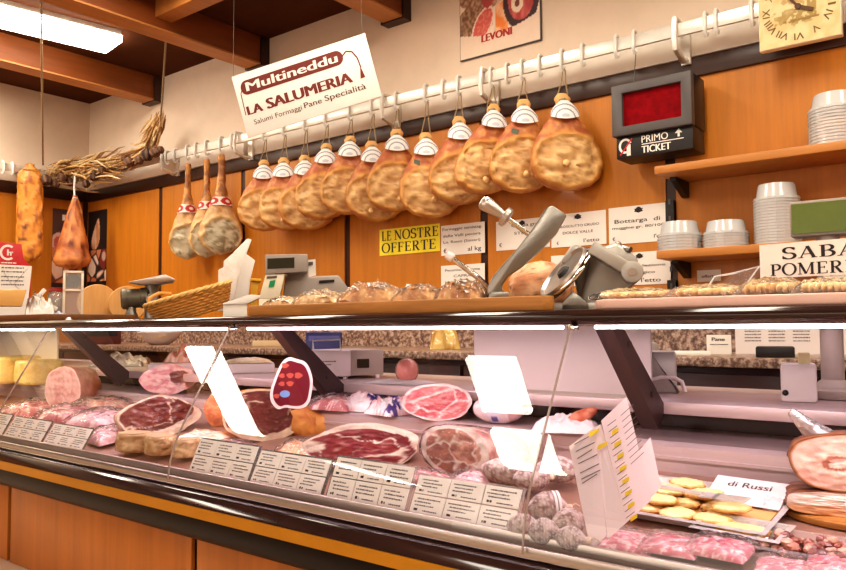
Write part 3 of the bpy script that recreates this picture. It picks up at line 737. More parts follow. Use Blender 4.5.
# ------------------------------------------------------------------ poster, clock
def meat_poster_col(u, v, sd, base):
    d, pt = noise.voronoi(Vector((u * 4 + sd, v * 4.6 + sd * 2, 0)))[:2]
    k = nz(pt[0].x * 7.3, pt[0].y * 5.1, sd); edge = d[1] - d[0]
    pal = [C(190, 84, 74), C(232, 196, 176), C(120, 46, 40), C(206, 130, 90), C(240, 220, 204), C(158, 66, 60)]
    c = pal[int((k + 1) * 3.0) % 6]
    c = mixc(c, C(240, 214, 196), smooth(.16, .08, abs(d[0] - .3)) * .5)
    return mixc(base, c, smooth(.05, .14, edge))
def printed(name, parent, w, h, colf, nu=70, nv=70, y=0, mat=None):
    b = MB(); b.grid(lambda u, v: (Vector((u * w, y, v * h)), colf(u, v)), nu, nv)
    return b.build(name, mat or vpaper, parent, smooth=0)
def levoni():
    Yp = WB - .012; bl = PY(460, 61.5, Yp); br = PY(541, 40, Yp); w = br.x - bl.x; h = w * 1.35; z0 = (bl.z + br.z) / 2
    r = root('meat_poster', (bl.x, Yp, z0), 'framed poster of sliced salami high on the wall above the rail, red lettering', 'poster')
    b = MB(); b.box(0, w, .0, .011, 0, h); fr_ = b.build('frame', grey_plastic, r, bevel=.002)
    def cf(u, v):
        base = C(226, 200, 178)
        if v < .2 - .06 * math.sin(u * 3) + .07 * max(0, u - .55): return C(232, 208, 188)
        v += .085
        def el(cx, cy, rx, ry, an=0):
            dx, dy = u - cx, v - cy; x = dx * math.cos(an) + dy * math.sin(an); y_ = -dx * math.sin(an) + dy * math.cos(an); return math.hypot(x / rx, y_ / ry)
        n = fbm(u * 9, v * 9, 2)
        c = mixc(C(238, 214, 194), C(216, 180, 152), smooth(.0, .6, n))
        if el(.15, .38, .26, .14, .4) < 1: c = mixc(C(120, 84, 62), C(176, 140, 110), smooth(-.3, .4, nz(u * 30, v * 30)))
        if el(.2, .58, .3, .12, -.3) < 1: c = mixc(C(140, 96, 76), C(196, 160, 130), smooth(-.3, .4, nz(u * 26, v * 30, 4)))
        e = el(.3, .33, .15, .085, .75)
        if e < 1: c = mixc(C(206, 92, 84), C(224, 130, 110), smooth(-.2, .5, nz(u * 40, v * 40)))
        elif e < 1.18: c = C(236, 206, 190)
        if el(.42, .64, .12, .2, -.5) < 1: c = mixc(C(178, 74, 70), C(216, 130, 116), smooth(-.3, .4, n))
        if .46 < u < .62 and v < .45 + .2 * (u - .46) and v > .2: c = mixc(C(232, 130, 50), C(240, 190, 150), smooth(-.2, .5, n))
        e = el(.78, .45, .22, .24, .1)
        if e < 1: c = C(62, 30, 30) if e > .72 else mixc(C(178, 60, 58), C(210, 110, 100), smooth(-.3, .4, nz(u * 18, v * 9, 7)))
        if v > .55 and u > .6: c = mixc(C(166, 50, 50), C(216, 130, 110), smooth(-.2, .4, nz(u * 22 + v * 10, v * 5, 9)))
        e = el(.735, .42, .075, .075, .5)
        if e < 1: c = C(240, 218, 196) if e > .4 else C(120, 60, 44)
        return c
    printed('picture', fr_, w - .008, h - .008, cf, 90, 110, -.001).location = (.004, 0, .004)
    b = MB(); put_text(b, 'LEVONI', w * .29, h * .105, w * .115, -.002, w * .37, bold=.06); b.build('lettering', M('ink_bright_red', C(170, 46, 40), .6), r)
levoni()
def clock():
    Yp = 2.735; bl = PY(759.5, 52, Yp); br = PY(842, 34.5, Yp); w = br.x - bl.x
    r = root('wall_clock', (bl.x, Yp, (bl.z + br.z) / 2), 'square cream picture clock hanging in front of the rail at the upper right', 'clock')
    b = MB(); b.box(0, w, 0, .03, 0, w); b.box(w * .3, w * .7, .03, WB - .026 - Yp, w * .2, w * .45); b.build('case', cream_plastic, r, bevel=.003)
    def cf(u, v):
        c = mixc(C(226, 200, 150), C(214, 184, 128), smooth(-.3, .5, fbm(u * 5, v * 5, 1)))
        n = fbm(u * 12, v * 12, 5)
        if .6 < u < .72 and .32 < v < .85 and n > -.45: c = mixc(C(150, 120, 40), c, .15)
        if math.hypot((u - .44) / .22, (v - .38) / .1) < 1 + n * .8 and n > -.3: c = mixc(C(150, 122, 48), c, .15 + .4 * max(0, n))
        if math.hypot((u - .42) / .12, (v - .62) / .07) < 1 + n: c = mixc(C(166, 132, 66), c, .3)
        if abs(v - .32) < .012 + .02 * n and .3 < u < .75: c = C(140, 110, 50)
        return c
    printed('face', r, w * .98, w * .98, cf, 70, 70, -.0012).location = (w * .01, 0, w * .01)
    b = MB(); rom = ['XII', 'I', 'II', 'III', 'IV', 'V', 'VI', 'VII', 'VIII', 'IX', 'X', 'XI']
    for k, t in enumerate(rom):
        a = PI / 2 - k * PI / 6; m = MB(); put_text(m, t, 0, -.012, .034, 0, .012 + .009 * len(t), 'c', .01)
        b.x = Matrix.Translation((w / 2 + .40 * w * math.cos(a), -.0022, w / 2 + .40 * w * math.sin(a))) @ Matrix.Rotation(-(a - PI / 2), 4, 'Y')
        b.add(m.v, m.f)
    b.x = Matrix.Identity(4); b.build('numerals', M('clock_ink', C(110, 84, 36), .6), r)
    b = MB()
    for ang, l, wd in ((-.45, .2, .012), (2.2, .28, .008)):
        q = (w / 2 + w * l * math.cos(ang), w / 2 + w * l * math.sin(ang)); b.prism(_st((w / 2, w / 2), q, wd), -.006, -.004)
    b.lathe([(.01, 0), (.01, .006)], 14, (w / 2, -.002, w / 2), Matrix.Rotation(PI / 2, 3, 'X')); b.build('hands', ink_brown, r)
clock()
def corner_poster(on_left):
    if on_left:
        a = PX(52, 250, WL + .018); c = PX(78, 250, WL + .018); z1 = PX(52, 208, WL + .018).z; z0 = PX(52, 287, WL + .018).z
        w = c.y - a.y; r = root('meat_poster', (WL + .0185, a.y, z0), 'poster of hams and sliced meats on the left wall behind the hanging shoulder', 'poster', None, PI / 2)
    else:
        a = PY(88, 250, WB - .018); c = PY(106.5, 250, WB - .018); z1 = PY(106, 209, WB - .018).z; z0 = PY(106, 288, WB - .018).z
        w = c.x - a.x; r = root('meat_poster', (a.x, WB - .0185, z0), 'dark poster of hams on the back wall just right of the room corner', 'poster')
    h = z1 - z0
    b = MB(); b.box(0, w, 0, .001, 0, h); b.build('sheet', ink, r)
    sd = 3.3 if on_left else 8.1
    def cf(u, v):
        n = fbm(u * 5, v * 5, sd)
        if on_left:
            c = C(92, 62, 56) if v > .62 else meat_poster_col(u * .8, v * .9, sd, C(110, 60, 50))
            if .35 < u < .8 and .86 < v < .93: c = C(240, 226, 220)
            if v > .5 and u < .55 and math.hypot((u - .25) / .3, (v - .56) / .14) < 1: c = C(224, 180, 166) if math.hypot((u - .25) / .2, (v - .56) / .09) > 1 else C(196, 100, 96)
            if v < .06: c = C(50, 34, 34)
        else:
            c = C(30, 18, 18)
            if math.hypot((u - .45 - (v - .7) * .5) / (.12 + (.85 - v) * .5), (v - .7) / .2) < 1: c = mixc(C(200, 140, 96), C(236, 200, 170), smooth(-.3, .4, n))
            if v < .5: c = meat_poster_col(u * .8, v * 1.2, sd, C(40, 22, 20))
            if v < .09: c = C(26, 18, 20)
        return c
    printed('picture', r, w, h, cf, 40, 80, -.001)
corner_poster(True); corner_poster(False)

# ------------------------------------------------------------------ notices on the cladding
NY = WB - .019
crest = [(.0, 1), (.35, .85), (.6, .5), (.95, .55), (.7, .2), (.9, -.2), (.45, -.35), (.0, -.55), (-.45, -.35), (-.9, -.2), (-.7, .2), (-.95, .55), (-.6, .5), (-.35, .85)]
def notice(x0, y0, x1, y1, label, lines, logo=True, mat=None, squig=0, name='price_notice', serif=False):
    p = PY(x0, y0, NY); q = PY(x1, (y1), NY); w = q.x - p.x
    zt = p.z; zb = PY(x0, y1, NY).z; h = zt - zb
    b = MB(); b.box(0, w, 0, .0015, 0, h); nv0 = len(b.f)
    y = -.0008; rr = random.Random(x0)
    if logo:
        k = h * .105; cx, cz = w * .5, h * .86
        b.add([(cx + a * k * 1.3, y, cz + c * k) for a, c in crest], [list(range(len(crest)))])
    for t, fx, fz, s, al, wd in lines:
        if serif: put_serif(b, t, fx * w, fz * h, s * h, y, wd * w)
        else: put_text(b, t, fx * w, fz * h, s * h, y, wd * w if wd else None, al, .012)
    for k in range(squig): squiggle(b, w * .12, h * (.5 - .1 * k), w * rr.uniform(.4, .7), h * .035, y, rr)
    b.m[nv0:] = [1] * (len(b.f) - nv0)
    return solo(name, b, [mat or paper, ink], label, 'notice', (p.x, NY, zb), 0, None if name != 'price_notice' else 'white price notices on the wooden wall', smooth=0)
notice(379.5, 230, 440, 256, 'yellow notice reading Le Nostre Offerte below the hams', [('LE', .04, .56, .36, 'l', .17), ('NOSTRE', .26, .56, .36, 'l', .72), ('OFFERTE', .04, .1, .36, 'l', .9)], False, yellow_paper, 0, 'offer_notice', True)
notice(441, 226, 485, 256, 'white cheese notice ending in al kg, right beside the yellow notice', [('Formaggio semistag.', .04, .82, .13, 'l', .9), ('delle Valli pecora', .05, .6, .13, 'l', .86), ('Lo. Rosso (Sassari)', .06, .4, .12, 'l', .84), ('al kg', .62, .1, .2, 'l', .3), ('€', .06, .08, .2, 'l', None)], False)
notice(441, 266, 485, 296, 'white notice below the cheese notice, partly behind the clamp screw', [('Pecorino di monte', .1, .8, .11, 'l', .8), ('CAPRA', .3, .6, .12, 'l', .4), ('la forma intera', .1, .4, .11, 'l', .8), ('€', .08, .12, .16, 'l', None)], False)
notice(496, 222, 550, 251, 'white notice behind the grey ham clamp, left of the cured ham notice', [('Coppa grado', .3, .76, .16, 'l', .62), ('STELLA', .35, .5, .13, 'l', .4), ('€', .06, .12, .18, 'l', None)], True)
notice(551, 215.5, 606.5, 248, 'white notice with Dolce Valle and l\'etto, right of the ham clamp', [('PROSCIUTTO CRUDO', .14, .58, .1, 'l', .74), ('DOLCE VALLE', .22, .38, .11, 'l', .55), ("l'etto", .6, .1, .15, 'l', .28), ('€', .1, .08, .13, 'l', None)])
notice(608.5, 208.5, 671, 245, 'white notice headed Bottarga, highest and largest of the price notices', [('Bottarga', .1, .56, .15, 'l', .54), ('di', .74, .56, .15, 'l', .1), ('muggine gr. 80/100', .06, .4, .1, 'l', .84), ('€', .06, .1, .13, 'l', None), ("l'etto", .74, .1, .14, 'l', .22)])
notice(610, 254, 671, 286, "white notice ending in l'etto under the Bottarga notice, behind the slicer", [('Filetti selezione', .1, .55, .11, 'l', .82), ('biologico', .3, .34, .12, 'l', .45), ("l'etto", .52, .08, .17, 'l', .32)])
notice(551, 256, 606, 287, 'white notice mostly hidden behind the meat slicer', [('Bresaola', .2, .7, .14, 'l', .5)], False)
notice(697, 270.5, 721, 282, 'small white label under the lower right shelf', [('offerta', .2, .35, .35, 'l', .6)], False)

# ------------------------------------------------------------------ shelves and tubs
SX0 = PY(654, 165, 2.65).x
def shelf(z, th, label):
    r = root('wall_shelf', (SX0, 2.65, z - th), label, 'shelf', 'wooden shelves at the right')
    b = MB(); b.box(0, 1.75, 0, WB - .02 - 2.65, 0, th); b.build('board', wood_shelf, r, bevel=.004)
    for x in (.035, 1.2):
        b = MB(); b.prism([(.09, -.001), (.09, -.01), (.21, -.06), (.232, -.06), (.232, -.001)], x - .011, x + .011, axis='x')
        b.build('bracket', black_plastic, r)
z_up = PY(656, 166, 2.65).z; z_lo = PY(660, 250.5, 2.65).z
shelf(z_up, .03, 'upper wooden wall shelf at the right with one tub stack'); shelf(z_lo, .03, 'lower wooden wall shelf at the right with three tub stacks')
r = root('shelf_upright', (seams[5], WB - .035, 1.2), 'dark slotted metal upright carrying the left ends of the right shelves', 'upright')
zt = z_up - .095 - 1.2
for za, zb in ((0, z_lo - .095 - 1.2), (z_lo + .002 - 1.2, zt)):
    b = MB(); b.box(-.016, .016, .0, .022, za, zb); b.build('rail', black_plastic, r)
b = MB(); 
for k in range(8):
    b = MB(); b.box(-.004, .004, -.001, .001, .03 + k * .065, .05 + k * .065); b.build('slot', grey_plastic, r)
def tub_stack(px, w_px, y0, y1, Y, label, n):
    base = PY(px, y1, Y); zs = z_lo if y1 > 180 else z_up
    s = SC(px, Y); R = w_px * s / 2; hh = (y1 - y0) * s
    r = root('plastic_tub_stack', (base.x, Y, zs), label, 'plastic tubs', 'stacks of clear plastic tubs')
    th = hh - min(.055, hh * .5)
    b = MB(); prof = []
    for k in range(n + 1):
        z = th * k / n; prof += [(R * 1.0, z), (R * 1.0, z + th / n * .4), (R * .97, z + th / n * .45), (R * .97, z + th / n * .95)]
    b.lathe(prof, 72); b.v = [Vector((v.x * k, v.y * k, v.z)) for v in b.v for k in (1 + .012 * math.cos(18 * math.atan2(v.y, v.x)),)]; b.build('stacked_rims', tubs, r)
    b = MB(); b.lathe([(R * .93, th), (R * .9, th + .004), (R * .8, hh - .006), (R * .76, hh), (R * .66, hh), (R * .62, hh - .005), (0, hh - .005)], 40); b.build('tub', tubs, r)
    return r
tub_stack(680, 43, 218, 247.5, 2.74, 'low stack of clear tubs at the left end of the lower shelf', 5)
tub_stack(726, 44, 216, 243.5, 2.74, 'low stack of clear tubs second on the lower shelf', 5)
tub_stack(778, 44, 179, 240, 2.74, 'tall stack of clear tubs on the lower shelf', 15)
tub_stack(836, 50, 85, 138, 2.74, 'stack of clear tubs on the upper shelf at the right photo edge', 11)
# ------------------------------------------------------------------ refrigerated counter
CX0, CX1 = -4.7, 1.3
TZ = 1.247
joints = [-4.2, -3.3, -2.4, -1.495, -.589, .317, 1.22]
ctr = root('display_counter', (-1.5, 1.25, 0), 'long glass fronted deli display counter with orange wood front panels', 'counter')
def cpart(name, b, mat, **k):
    b.v = [v - ctr.location for v in b.v]
    return b.build(name, mat, ctr, **k)
seamf = [CX0] + [-1.45 + .906 * k for k in range(-3, 3)] + [CX1]
for a, c in zip(seamf, seamf[1:]):
    b = MB(); b.box(a + .01, c - .01, 1.02, 1.04, .541, .765); cpart('front_panel', b, wood_front, bevel=.002)
b = MB(); b.box(CX0, CX1, 1.04, 1.9, .02, .86); b.box(CX0, CX1, 1.03, 1.05, .541, .77); cpart('body', b, black_gloss)
b = MB(); b.box(CX0, CX1, .74, 1.038, .0, .54); cpart('bag_ledge', b, stone, bevel=.01)
b = MB(); b.prism([(.985, .772), (.975, .786), (.972, .82), (1.04, .82), (1.04, .765), (1.0, .765)], CX0, CX1, axis='x'); cpart('bumper', b, black_gloss, smooth=60)
b = MB(); b.prism([(.968, .822), (.966, .846), (1.04, .846), (1.04, .822)], CX0, CX1, axis='x'); cpart('gold_strip', b, gold)['label'] = 'thin gold strip along the counter front'
b = MB(); b.prism([(.966, .847), (.975, .862), (1.0, .876), (1.04, .878), (1.04, .847)], CX0, CX1, axis='x'); cpart('front_sill', b, brown_gloss, smooth=60)
b = MB(); b.box(CX0, CX1, .99, .998, .876, .892); b.box(CX0, CX1, 1.026, 1.034, .878, .9); cpart('glass_channel', b, steel, bevel=.001)
# deck, step and back of the cold well
b = MB(); b.prism([(1.036, .86), (1.036, .884), (1.42, deckz(1.42)), (1.42, .86)], CX0, CX1, axis='x'); cpart('deck', b, deck_mat)
b = MB(); b.prism([(1.42, .86), (1.42, .992), (1.428, 1.0), (1.62, 1.0), (1.62, .86)], CX0, CX1, axis='x'); b.box(CX0, CX1, 1.415, 1.421, .968, .974); cpart('rear_step', b, pinksteel)
b = MB(); b.box(CX0, CX1, 1.62, 1.64, .86, 1.04); cpart('rear_wall', b, brown_gloss)
b = MB(); b.box(CX0, CX1, 1.5, 1.92, 1.042, 1.067); cpart('serving_shelf', b, pinksteel, bevel=.003)
b = MB()
for x in [-3.9, -3.0, -2.05, -1.1, -.2, .7]: b.box(x - .015, x + .015, 1.6, 1.63, 1.0, 1.042)
cpart('shelf_post', b, strut_mat)
# top
b = MB()
n = 8; prof = [(1.158, 1.222)] + [(1.16 - .012 * math.sin(PI * k / n), 1.222 + .025 * k / n) for k in range(n + 1)] + [(1.8, 1.247), (1.8, 1.222)]
b.prism(prof[1:], CX0, CX1, axis='x'); cpart('top_slab', b, brown_gloss, smooth=50)
for a, c in zip(joints, joints[1:]):
    b = MB(); b.cyl((a + .03, 1.176, 1.2175), (c - .03, 1.176, 1.2175), .003, None, 10); cpart('tube_lamp', b, tube_mat)
for x in (-3.6, -2.55, -1.475, -.585, .33):
    b = MB(); m = Matrix.Rotation(math.atan2(.19, .175), 3, 'X')
    p = Vector((x, 1.285, 1.235)); q = Vector((x, 1.49, 1.035)); d = q - p
    mt = Matrix((Vector((1, 0, 0)), d.normalized(), Vector((1, 0, 0)).cross(d.normalized()))).transposed()
    b.obox((p + q) / 2, (.034, d.length, .058), mt)
    for f in (.25, .75): b.cyl(p.lerp(q, f) + Vector((.016, 0, 0)), p.lerp(q, f) + Vector((.02, 0, 0)), .006, None, 10)
    b.v = [Vector((v.x, v.y, min(v.z, 1.2215))) for v in b.v]
    cpart('support_arm', b, strut_mat)
def sliding(x0, x1, y, mat):
    b = MB(); b.box(x0, x1, y, y + .008, 1.072, 1.219); cpart('sliding_panel', b, mat, bevel=.002)
    b = MB(); b.box(x0, x1 , y - .003, y + .012, 1.067, 1.075); cpart('panel_track', b, steel)
sliding(PY(474, 370, 1.52).x, -.6, 1.52, white_plastic)
sliding(-4.4, PY(57, 352, 1.5).x, 1.5, cream_plastic)
# curved glass
NG = 34
zs = [.884 + (1.222 - .884) * k / NG for k in range(NG + 1)]
def gslope(z): return .58 if z > 1.0 else .02 + .56 * max(0, (z - .88) / .12)
ys = []
for z in zs:
    y = 1.156; n_ = 60; a_ = 1.235
    for k in range(n_): y -= gslope(a_ - (a_ - z) * (k + .5) / n_) * (a_ - z) / n_
    ys.append(y)
yaw = [0, 0, .03, .0, -.03, .0]
for k, (a, c) in enumerate(zip(joints, joints[1:])):
    b = MB(); w = c - a
    b.grid(lambda u, v: Vector((a + .003 + (w - .006) * u, ys[round(v * NG)] + yaw[k] * (u - .5) * w * .35, zs[round(v * NG)])), 6, NG)
    cpart('curved_glass', b, glass, smooth=180)
for x in joints[1:-1]:
    b = MB(); b.tube([(x, y - .0015, z) for y, z in zip(ys, zs)], .0022, 6); cpart('glass_joint', b, glass_edge)
for x in (-1.495, -.589):
    b = MB(); b.box(x - .006, x + .006, 1.143, 1.165, 1.212, 1.222); cpart('glass_clip', b, chrome, bevel=.002)
# end pieces closing the case
b = MB(); b.box(CX0, CX0 + .02, 1.02, 1.9, .86, 1.222); b.box(CX1 - .02, CX1, 1.02, 1.9, .86, 1.222); cpart('end_panel', b, strut_mat)
for x in (-3.0, -1.95, -1.04, -.14, .77):
    lc = (1, .80, .52) if x < -2.6 else (1, .76, .81)
    area('case_lamp', (x, 1.21, 1.2214), .86, .05, 2.1, lc)
    area('case_lamp', (x, 1.72, 1.2214), .86, .06, .6, lc)

# ------------------------------------------------------------------ back counter along the wall
bc = root('back_counter', (-2, 2.6, 0), 'granite topped work counter with dark red cupboards along the back wall', 'counter')
def bpart(name, b, mat, **k):
    b.v = [v - bc.location for v in b.v]; return b.build(name, mat, bc, **k)
b = MB(); b.box(WL + .04, 1.8, 2.35, WB - .02, 1.092, 1.122); bpart('granite_top', b, granite, bevel=.004)
b = MB(); b.box(WL + .04, 1.8, WB - .045, WB - .018, 1.122, 1.25); bpart('splashback', b, granite)
b = MB(); b.box(WL + .04, 1.8, 2.4, WB - .02, .0, 1.092); bpart('carcass', b, cabinet)
for k in range(11):
    x = WL + .1 + k * .62; b = MB(); b.box(x, x + .605, 2.38, 2.4, .12, 1.07); d = b.build('door', cabinet, bc, bevel=.003); d.location = -bc.location
    b = MB(); b.tube([(x + .52, 2.38, .8), (x + .52, 2.36, .8), (x + .52, 2.36, .95), (x + .52, 2.38, .95)], .005, 6); h_ = b.build('handle', steel, d)

# ------------------------------------------------------------------ price card strips at the foot of the glass
PCARDS = []
def strip(xl, xr, ybl, ytl, label, cols=3, rows=2):
    Y0, Y1 = 1.052, 1.084
    a = PY(xl, ybl, Y0); c = PY(xr, ybl, Y0); zb = a.z
    top = PY(xl + 11, ytl, Y1).z
    zb = max(zb, .893)
    w = c.x - a.x; hgt = math.hypot(top - zb, Y1 - Y0); tl = math.atan2(Y1 - Y0, top - zb)
    r = root('price_card_holder', (a.x, Y0, zb), label, 'price cards', 'price card holders at the foot of the glass', 0, (-tl, 0, 0))
    b = MB(); b.box(-.004, w + .004, .003, .005, -.004, hgt + .003); b.build('backing', clear, r)
    cw, ch = w / cols, hgt / rows; rr = random.Random(xl)
    for i in range(cols):
        for j in range(rows):
            b = MB(); x0, z0 = i * cw + .0012, j * ch + .0012; x1, z1 = (i + 1) * cw - .0012, (j + 1) * ch - .0012
            b.box(x0, x1, .0, .002, z0, z1)
            for k in range(3): squiggle(b, x0 + (x1 - x0) * rr.uniform(.08, .2), z1 - ch * (.24 + .17 * k), (x1 - x0) * rr.uniform(.5, .75), ch * .075, -.0006, rr, 1)
            squiggle(b, x0 + (x1 - x0) * .12, z0 + ch * .1, (x1 - x0) * .14, ch * .13, -.0006, rr, 2); squiggle(b, x0 + (x1 - x0) * .4, z0 + ch * .1, (x1 - x0) * .45, ch * .07, -.0006, rr, 1)
            b.build('price_card', [M('card_paper', C(255, 250, 242), .7), ink_soft, ink], r, smooth=0)
strip(-38, 1, 433, 409, 'price card holder cut by the left photo edge')
strip(4, 40, 441, 416, 'second price card holder from the left photo edge')
strip(43, 81, 445, 423, 'third price card holder from the left, ending before the empty glass corner')
strip(188.5, 247, 470, 438, 'price card holder just right of the left glass joint')
strip(249.5, 320, 484, 449.5, 'price card holder under the standing cut ham')
strip(326, 404, 502, 456, 'price card holder under the flat dark red ham face')
strip(408.5, 513, 514.5, 474, 'widest price card holder, left of the grey salami balls')

# ------------------------------------------------------------------ meats
def muscle(x, z, e, th, sd, reds, fat, fatdir=-PI / 2, ft=.1, fx=.16, seam=.06, sc_=2.2, mb=.14):
    n = fbm(x * 2, z * 2, sd)
    t = ft + fx * max(0, math.cos(th - fatdir)) + .03 * n
    if e > 1 - t: return mixc(fat, mixc(fat, reds[0], .35), smooth(.1, .5, n))
    d, pt = noise.voronoi(Vector((x * sc_ * .8 + sd + .25 * n, z * sc_ * .8 + sd * 1.7 + .25 * n, 0)))[:2]
    k = int((nz(pt[0].x * 9, pt[0].y * 9, sd) + 1) * 3) % len(reds)
    c = mixc(reds[k], reds[(k + 1) % len(reds)], smooth(-.3, .4, fbm(x * 4, z * 4, sd + 3)))
    c = mixc(c, fat, mb * smooth(.3, .6, fbm(x * 7, z * 9, sd + 1)))
    return mixc(fat, c, smooth(.0, seam, d[1] - d[0]))
def cut_meat(name, label, cat, loc, rz, w, h, depth, facefn, rind, sd=1, shrink=.6, tilt=0, pw=1.0, dome=.0, irr=.1, film_=False, group=None, mat=None):
    r = root(name, loc, label, cat, group, 0, (tilt, 0, rz))
    def R(a):
        c, s = math.cos(a), math.sin(a)
        k = (abs(c) ** (2 / pw) + abs(s) ** (2 / pw)) ** (-pw / 2) * (1 + irr * fbm(c + sd, s, sd, 1.2))
        return k
    NA = 72; NR = 26
    b = MB()
    def ff(u, v):
        a = 2 * PI * u; e = v; k = R(a); x = e * k * math.cos(a); z = e * k * math.sin(a)
        return (Vector((x * w / 2, -dome * (1 - e * e) + .002 * fbm(x * 5, z * 5, sd), h / 2 + z * h / 2)), facefn(x, z, e, a))
    b.grid(ff, NA, NR, True); b.build('cut_face', mat or vmeat, r, smooth=60)
    b = MB()
    def sf(u, v):
        a = 2 * PI * u; k = R(a); q = 1 - (1 - shrink) * v ** 2.2
        if v > .8: q *= math.sqrt(max(0, 1 - ((v - .8) / .2) ** 2))
        n = fbm(math.cos(a), math.sin(a), v * 2 + sd, 2.5)
        kk = k * q * (1 + .05 * n * min(1, v * 6))
        z = kk * math.sin(a) * h / 2 + h / 2 * (1 - .3 * (1 - q)) - (h * .15 * (1 - q))
        return (Vector((kk * math.cos(a) * w / 2, depth * v, max(z, .0))), rind(u, v, n))
    b.grid(sf, NA, 24, True); b.build('rind', vham if mat is None else mat, r, smooth=60)
    if film_:
        b = MB()
        def wf(u, v):
            a = 2 * PI * u; k = R(a) * 1.03 + .05 * abs(fbm(math.cos(a) * 2, math.sin(a) * 2, v * 5 + sd, 2)); q = 1 - (1 - shrink) * max(0, v - .15) ** 2.2
            if v < .12: q = v / .12
            if v > .85: q *= math.sqrt(max(0, 1 - ((v - .85) / .15) ** 2))
            return Vector((k * q * math.cos(a) * w / 2 * 1.03, -.008 + (depth + .012) * max(0, v - .1), max(.0, h / 2 + k * q * math.sin(a) * h / 2)))
        b.grid(wf, 60, 26, True); b.build('film_wrap', film, r, smooth=60)
    return r
DRED = [C(124, 58, 54), C(104, 46, 44), C(140, 72, 64), C(114, 50, 46)]
PINK = [C(216, 112, 120), C(200, 92, 104), C(226, 138, 140)]
FAT = C(240, 222, 206); CREAM = C(242, 216, 178)
# standing cut ham with orange leg
p = DK(264, 441)
rz0 = face_rz(p)
s_ = SC(270, p.y)
hamA = cut_meat('cut_prosciutto', 'standing cut prosciutto with dark face and orange leg, red placard pinned above it', 'ham', p, rz0 + .1, 82 * s_, 51 * s_, .13,
    lambda x, z, e, a: muscle(x, z, e, a, 2.3, DRED, C(244, 226, 196), -1.2, .06, .2, .03, 1.2), lambda u, v, n: mixc(C(226, 166, 90), C(206, 130, 66), smooth(-.2, .5, n)), 2.3, .7, pw=.95)
b = MB()
def legf(u, v):
    a = 2 * PI * u; r_ = interp([(0, .04), (.3, .048), (.6, .036), (.85, .028), (1, .0)], v) ; n = fbm(math.cos(a), math.sin(a), v * 3, 2)
    return (Vector((27 * s_ + 48 * s_ * v + .01 * n, .03 - .03 * v + r_ * math.cos(a), .05 - .02 * v + r_ * math.sin(a) * (1 + .15 * n))), mixc(C(232, 170, 92), C(208, 126, 62), smooth(-.2, .5, n)))
b.grid(legf, 24, 24, True); b.build('leg', vham, hamA, smooth=60)
# flat cut ham
p = DK(364, 470); s_ = SC(364, p.y)
cut_meat('cut_prosciutto', 'low wide dark red prosciutto with white fat edge lying behind the price cards', 'ham', p, face_rz(p) + .05, 116 * s_, 46 * s_, .12,
    lambda x, z, e, a: muscle(x, z, e, a, 5.1, [C(132, 46, 54), C(116, 38, 46), C(146, 60, 62)], FAT, PI / 2 - .3, .04, .22, .05, 1.0), lambda u, v, n: mixc(C(242, 226, 204), C(226, 190, 150), smooth(-.1, .5, n)), 5.1, .55, -.22, pw=1.05)
# pink cooked ham on the step
p = PY(437, 436, 1.424); s_ = SC(437, 1.424); p.z = 1.0005
cut_meat('cooked_ham', 'round pink cooked ham with white fat rim standing upright in the middle of the case', 'ham', p, face_rz(p) - .05, 70 * s_, 36 * s_, .11,
    lambda x, z, e, a: muscle(x, z, e, a, 9.4, PINK, C(246, 226, 222), PI / 2, .07, .06, .09, 1.05, .4), lambda u, v, n: mixc(C(240, 218, 208), C(226, 186, 172), smooth(-.1, .5, n)), 9.4, .75, -.12, pw=.95, irr=.06)
# film wrapped boned ham
p = DK(452, 477); s_ = SC(452, p.y)
cut_meat('wrapped_prosciutto', 'film wrapped boned prosciutto with crinkled glossy wrap, in front of the round pink ham', 'ham', p, face_rz(p) - .75, 92 * s_, 50 * s_, .2,
    lambda x, z, e, a: muscle(x, z, e, a, 12.7, [C(158, 86, 70), C(182, 110, 84), C(206, 150, 130)], C(244, 228, 220), 0, .14, .1, .1, 2), lambda u, v, n: mixc(C(226, 190, 176), C(176, 102, 90), smooth(-.2, .4, n)), 12.7, .5, -.1, film_=True)
# white backed slab with dark meat (left)
p = DK(160, 437); s_ = SC(160, p.y)
cut_meat('speck_slab', 'cut cured slab with dark meat and a thick white fat layer, left of the left glass joint', 'cured meat', p, face_rz(p) + .25, 80 * s_, 40 * s_, .13,
    lambda x, z, e, a: muscle(x, z, e, a, 4.4, [C(118, 52, 46), C(140, 70, 60), C(98, 42, 40)], C(242, 226, 204), -PI / 2 + .5, .05, .36, .05, 1.0), lambda u, v, n: mixc(C(240, 222, 198), C(220, 150, 110), smooth(-.1, .5, n)), 4.4, .7, -.1, pw=1.15)
p = PY(168, 404, 1.46); p.z = 1.0005; s_ = SC(168, 1.46)
cut_meat('pancetta_piece', 'pink pancetta piece with a dark brown core behind the cut slab', 'cured meat', p, face_rz(p), 58 * s_, 30 * s_, .09,
    lambda x, z, e, a: mixc(C(120, 64, 58), mixc(C(238, 200, 194), C(218, 150, 152), smooth(-.2, .4, fbm(x * 3, z * 3, 2))), smooth(.85, 1.1, min(math.hypot((x - .38) / .3, (z - .15) / .5), math.hypot((x - .7) / .16, (z + .3) / .3)) + .35 * fbm(x * 4, z * 4, 7))), lambda u, v, n: C(238, 208, 204), 6.1, .8, pw=1.2)
p = DK(212, 430); s_ = SC(212, p.y)
cut_meat('smoked_ham', 'small orange smoked ham half hidden by the glass reflection left of the cut prosciutto', 'ham', p + Vector((0, .05, 0)), face_rz(p), 42 * s_, 38 * s_, .1,
    lambda x, z, e, a: mixc(C(226, 146, 100), C(206, 112, 76), smooth(-.3, .4, fbm(x * 3, z * 3, 5))), lambda u, v, n: C(222, 150, 98), 7.7, .7, pw=.95, dome=.03)
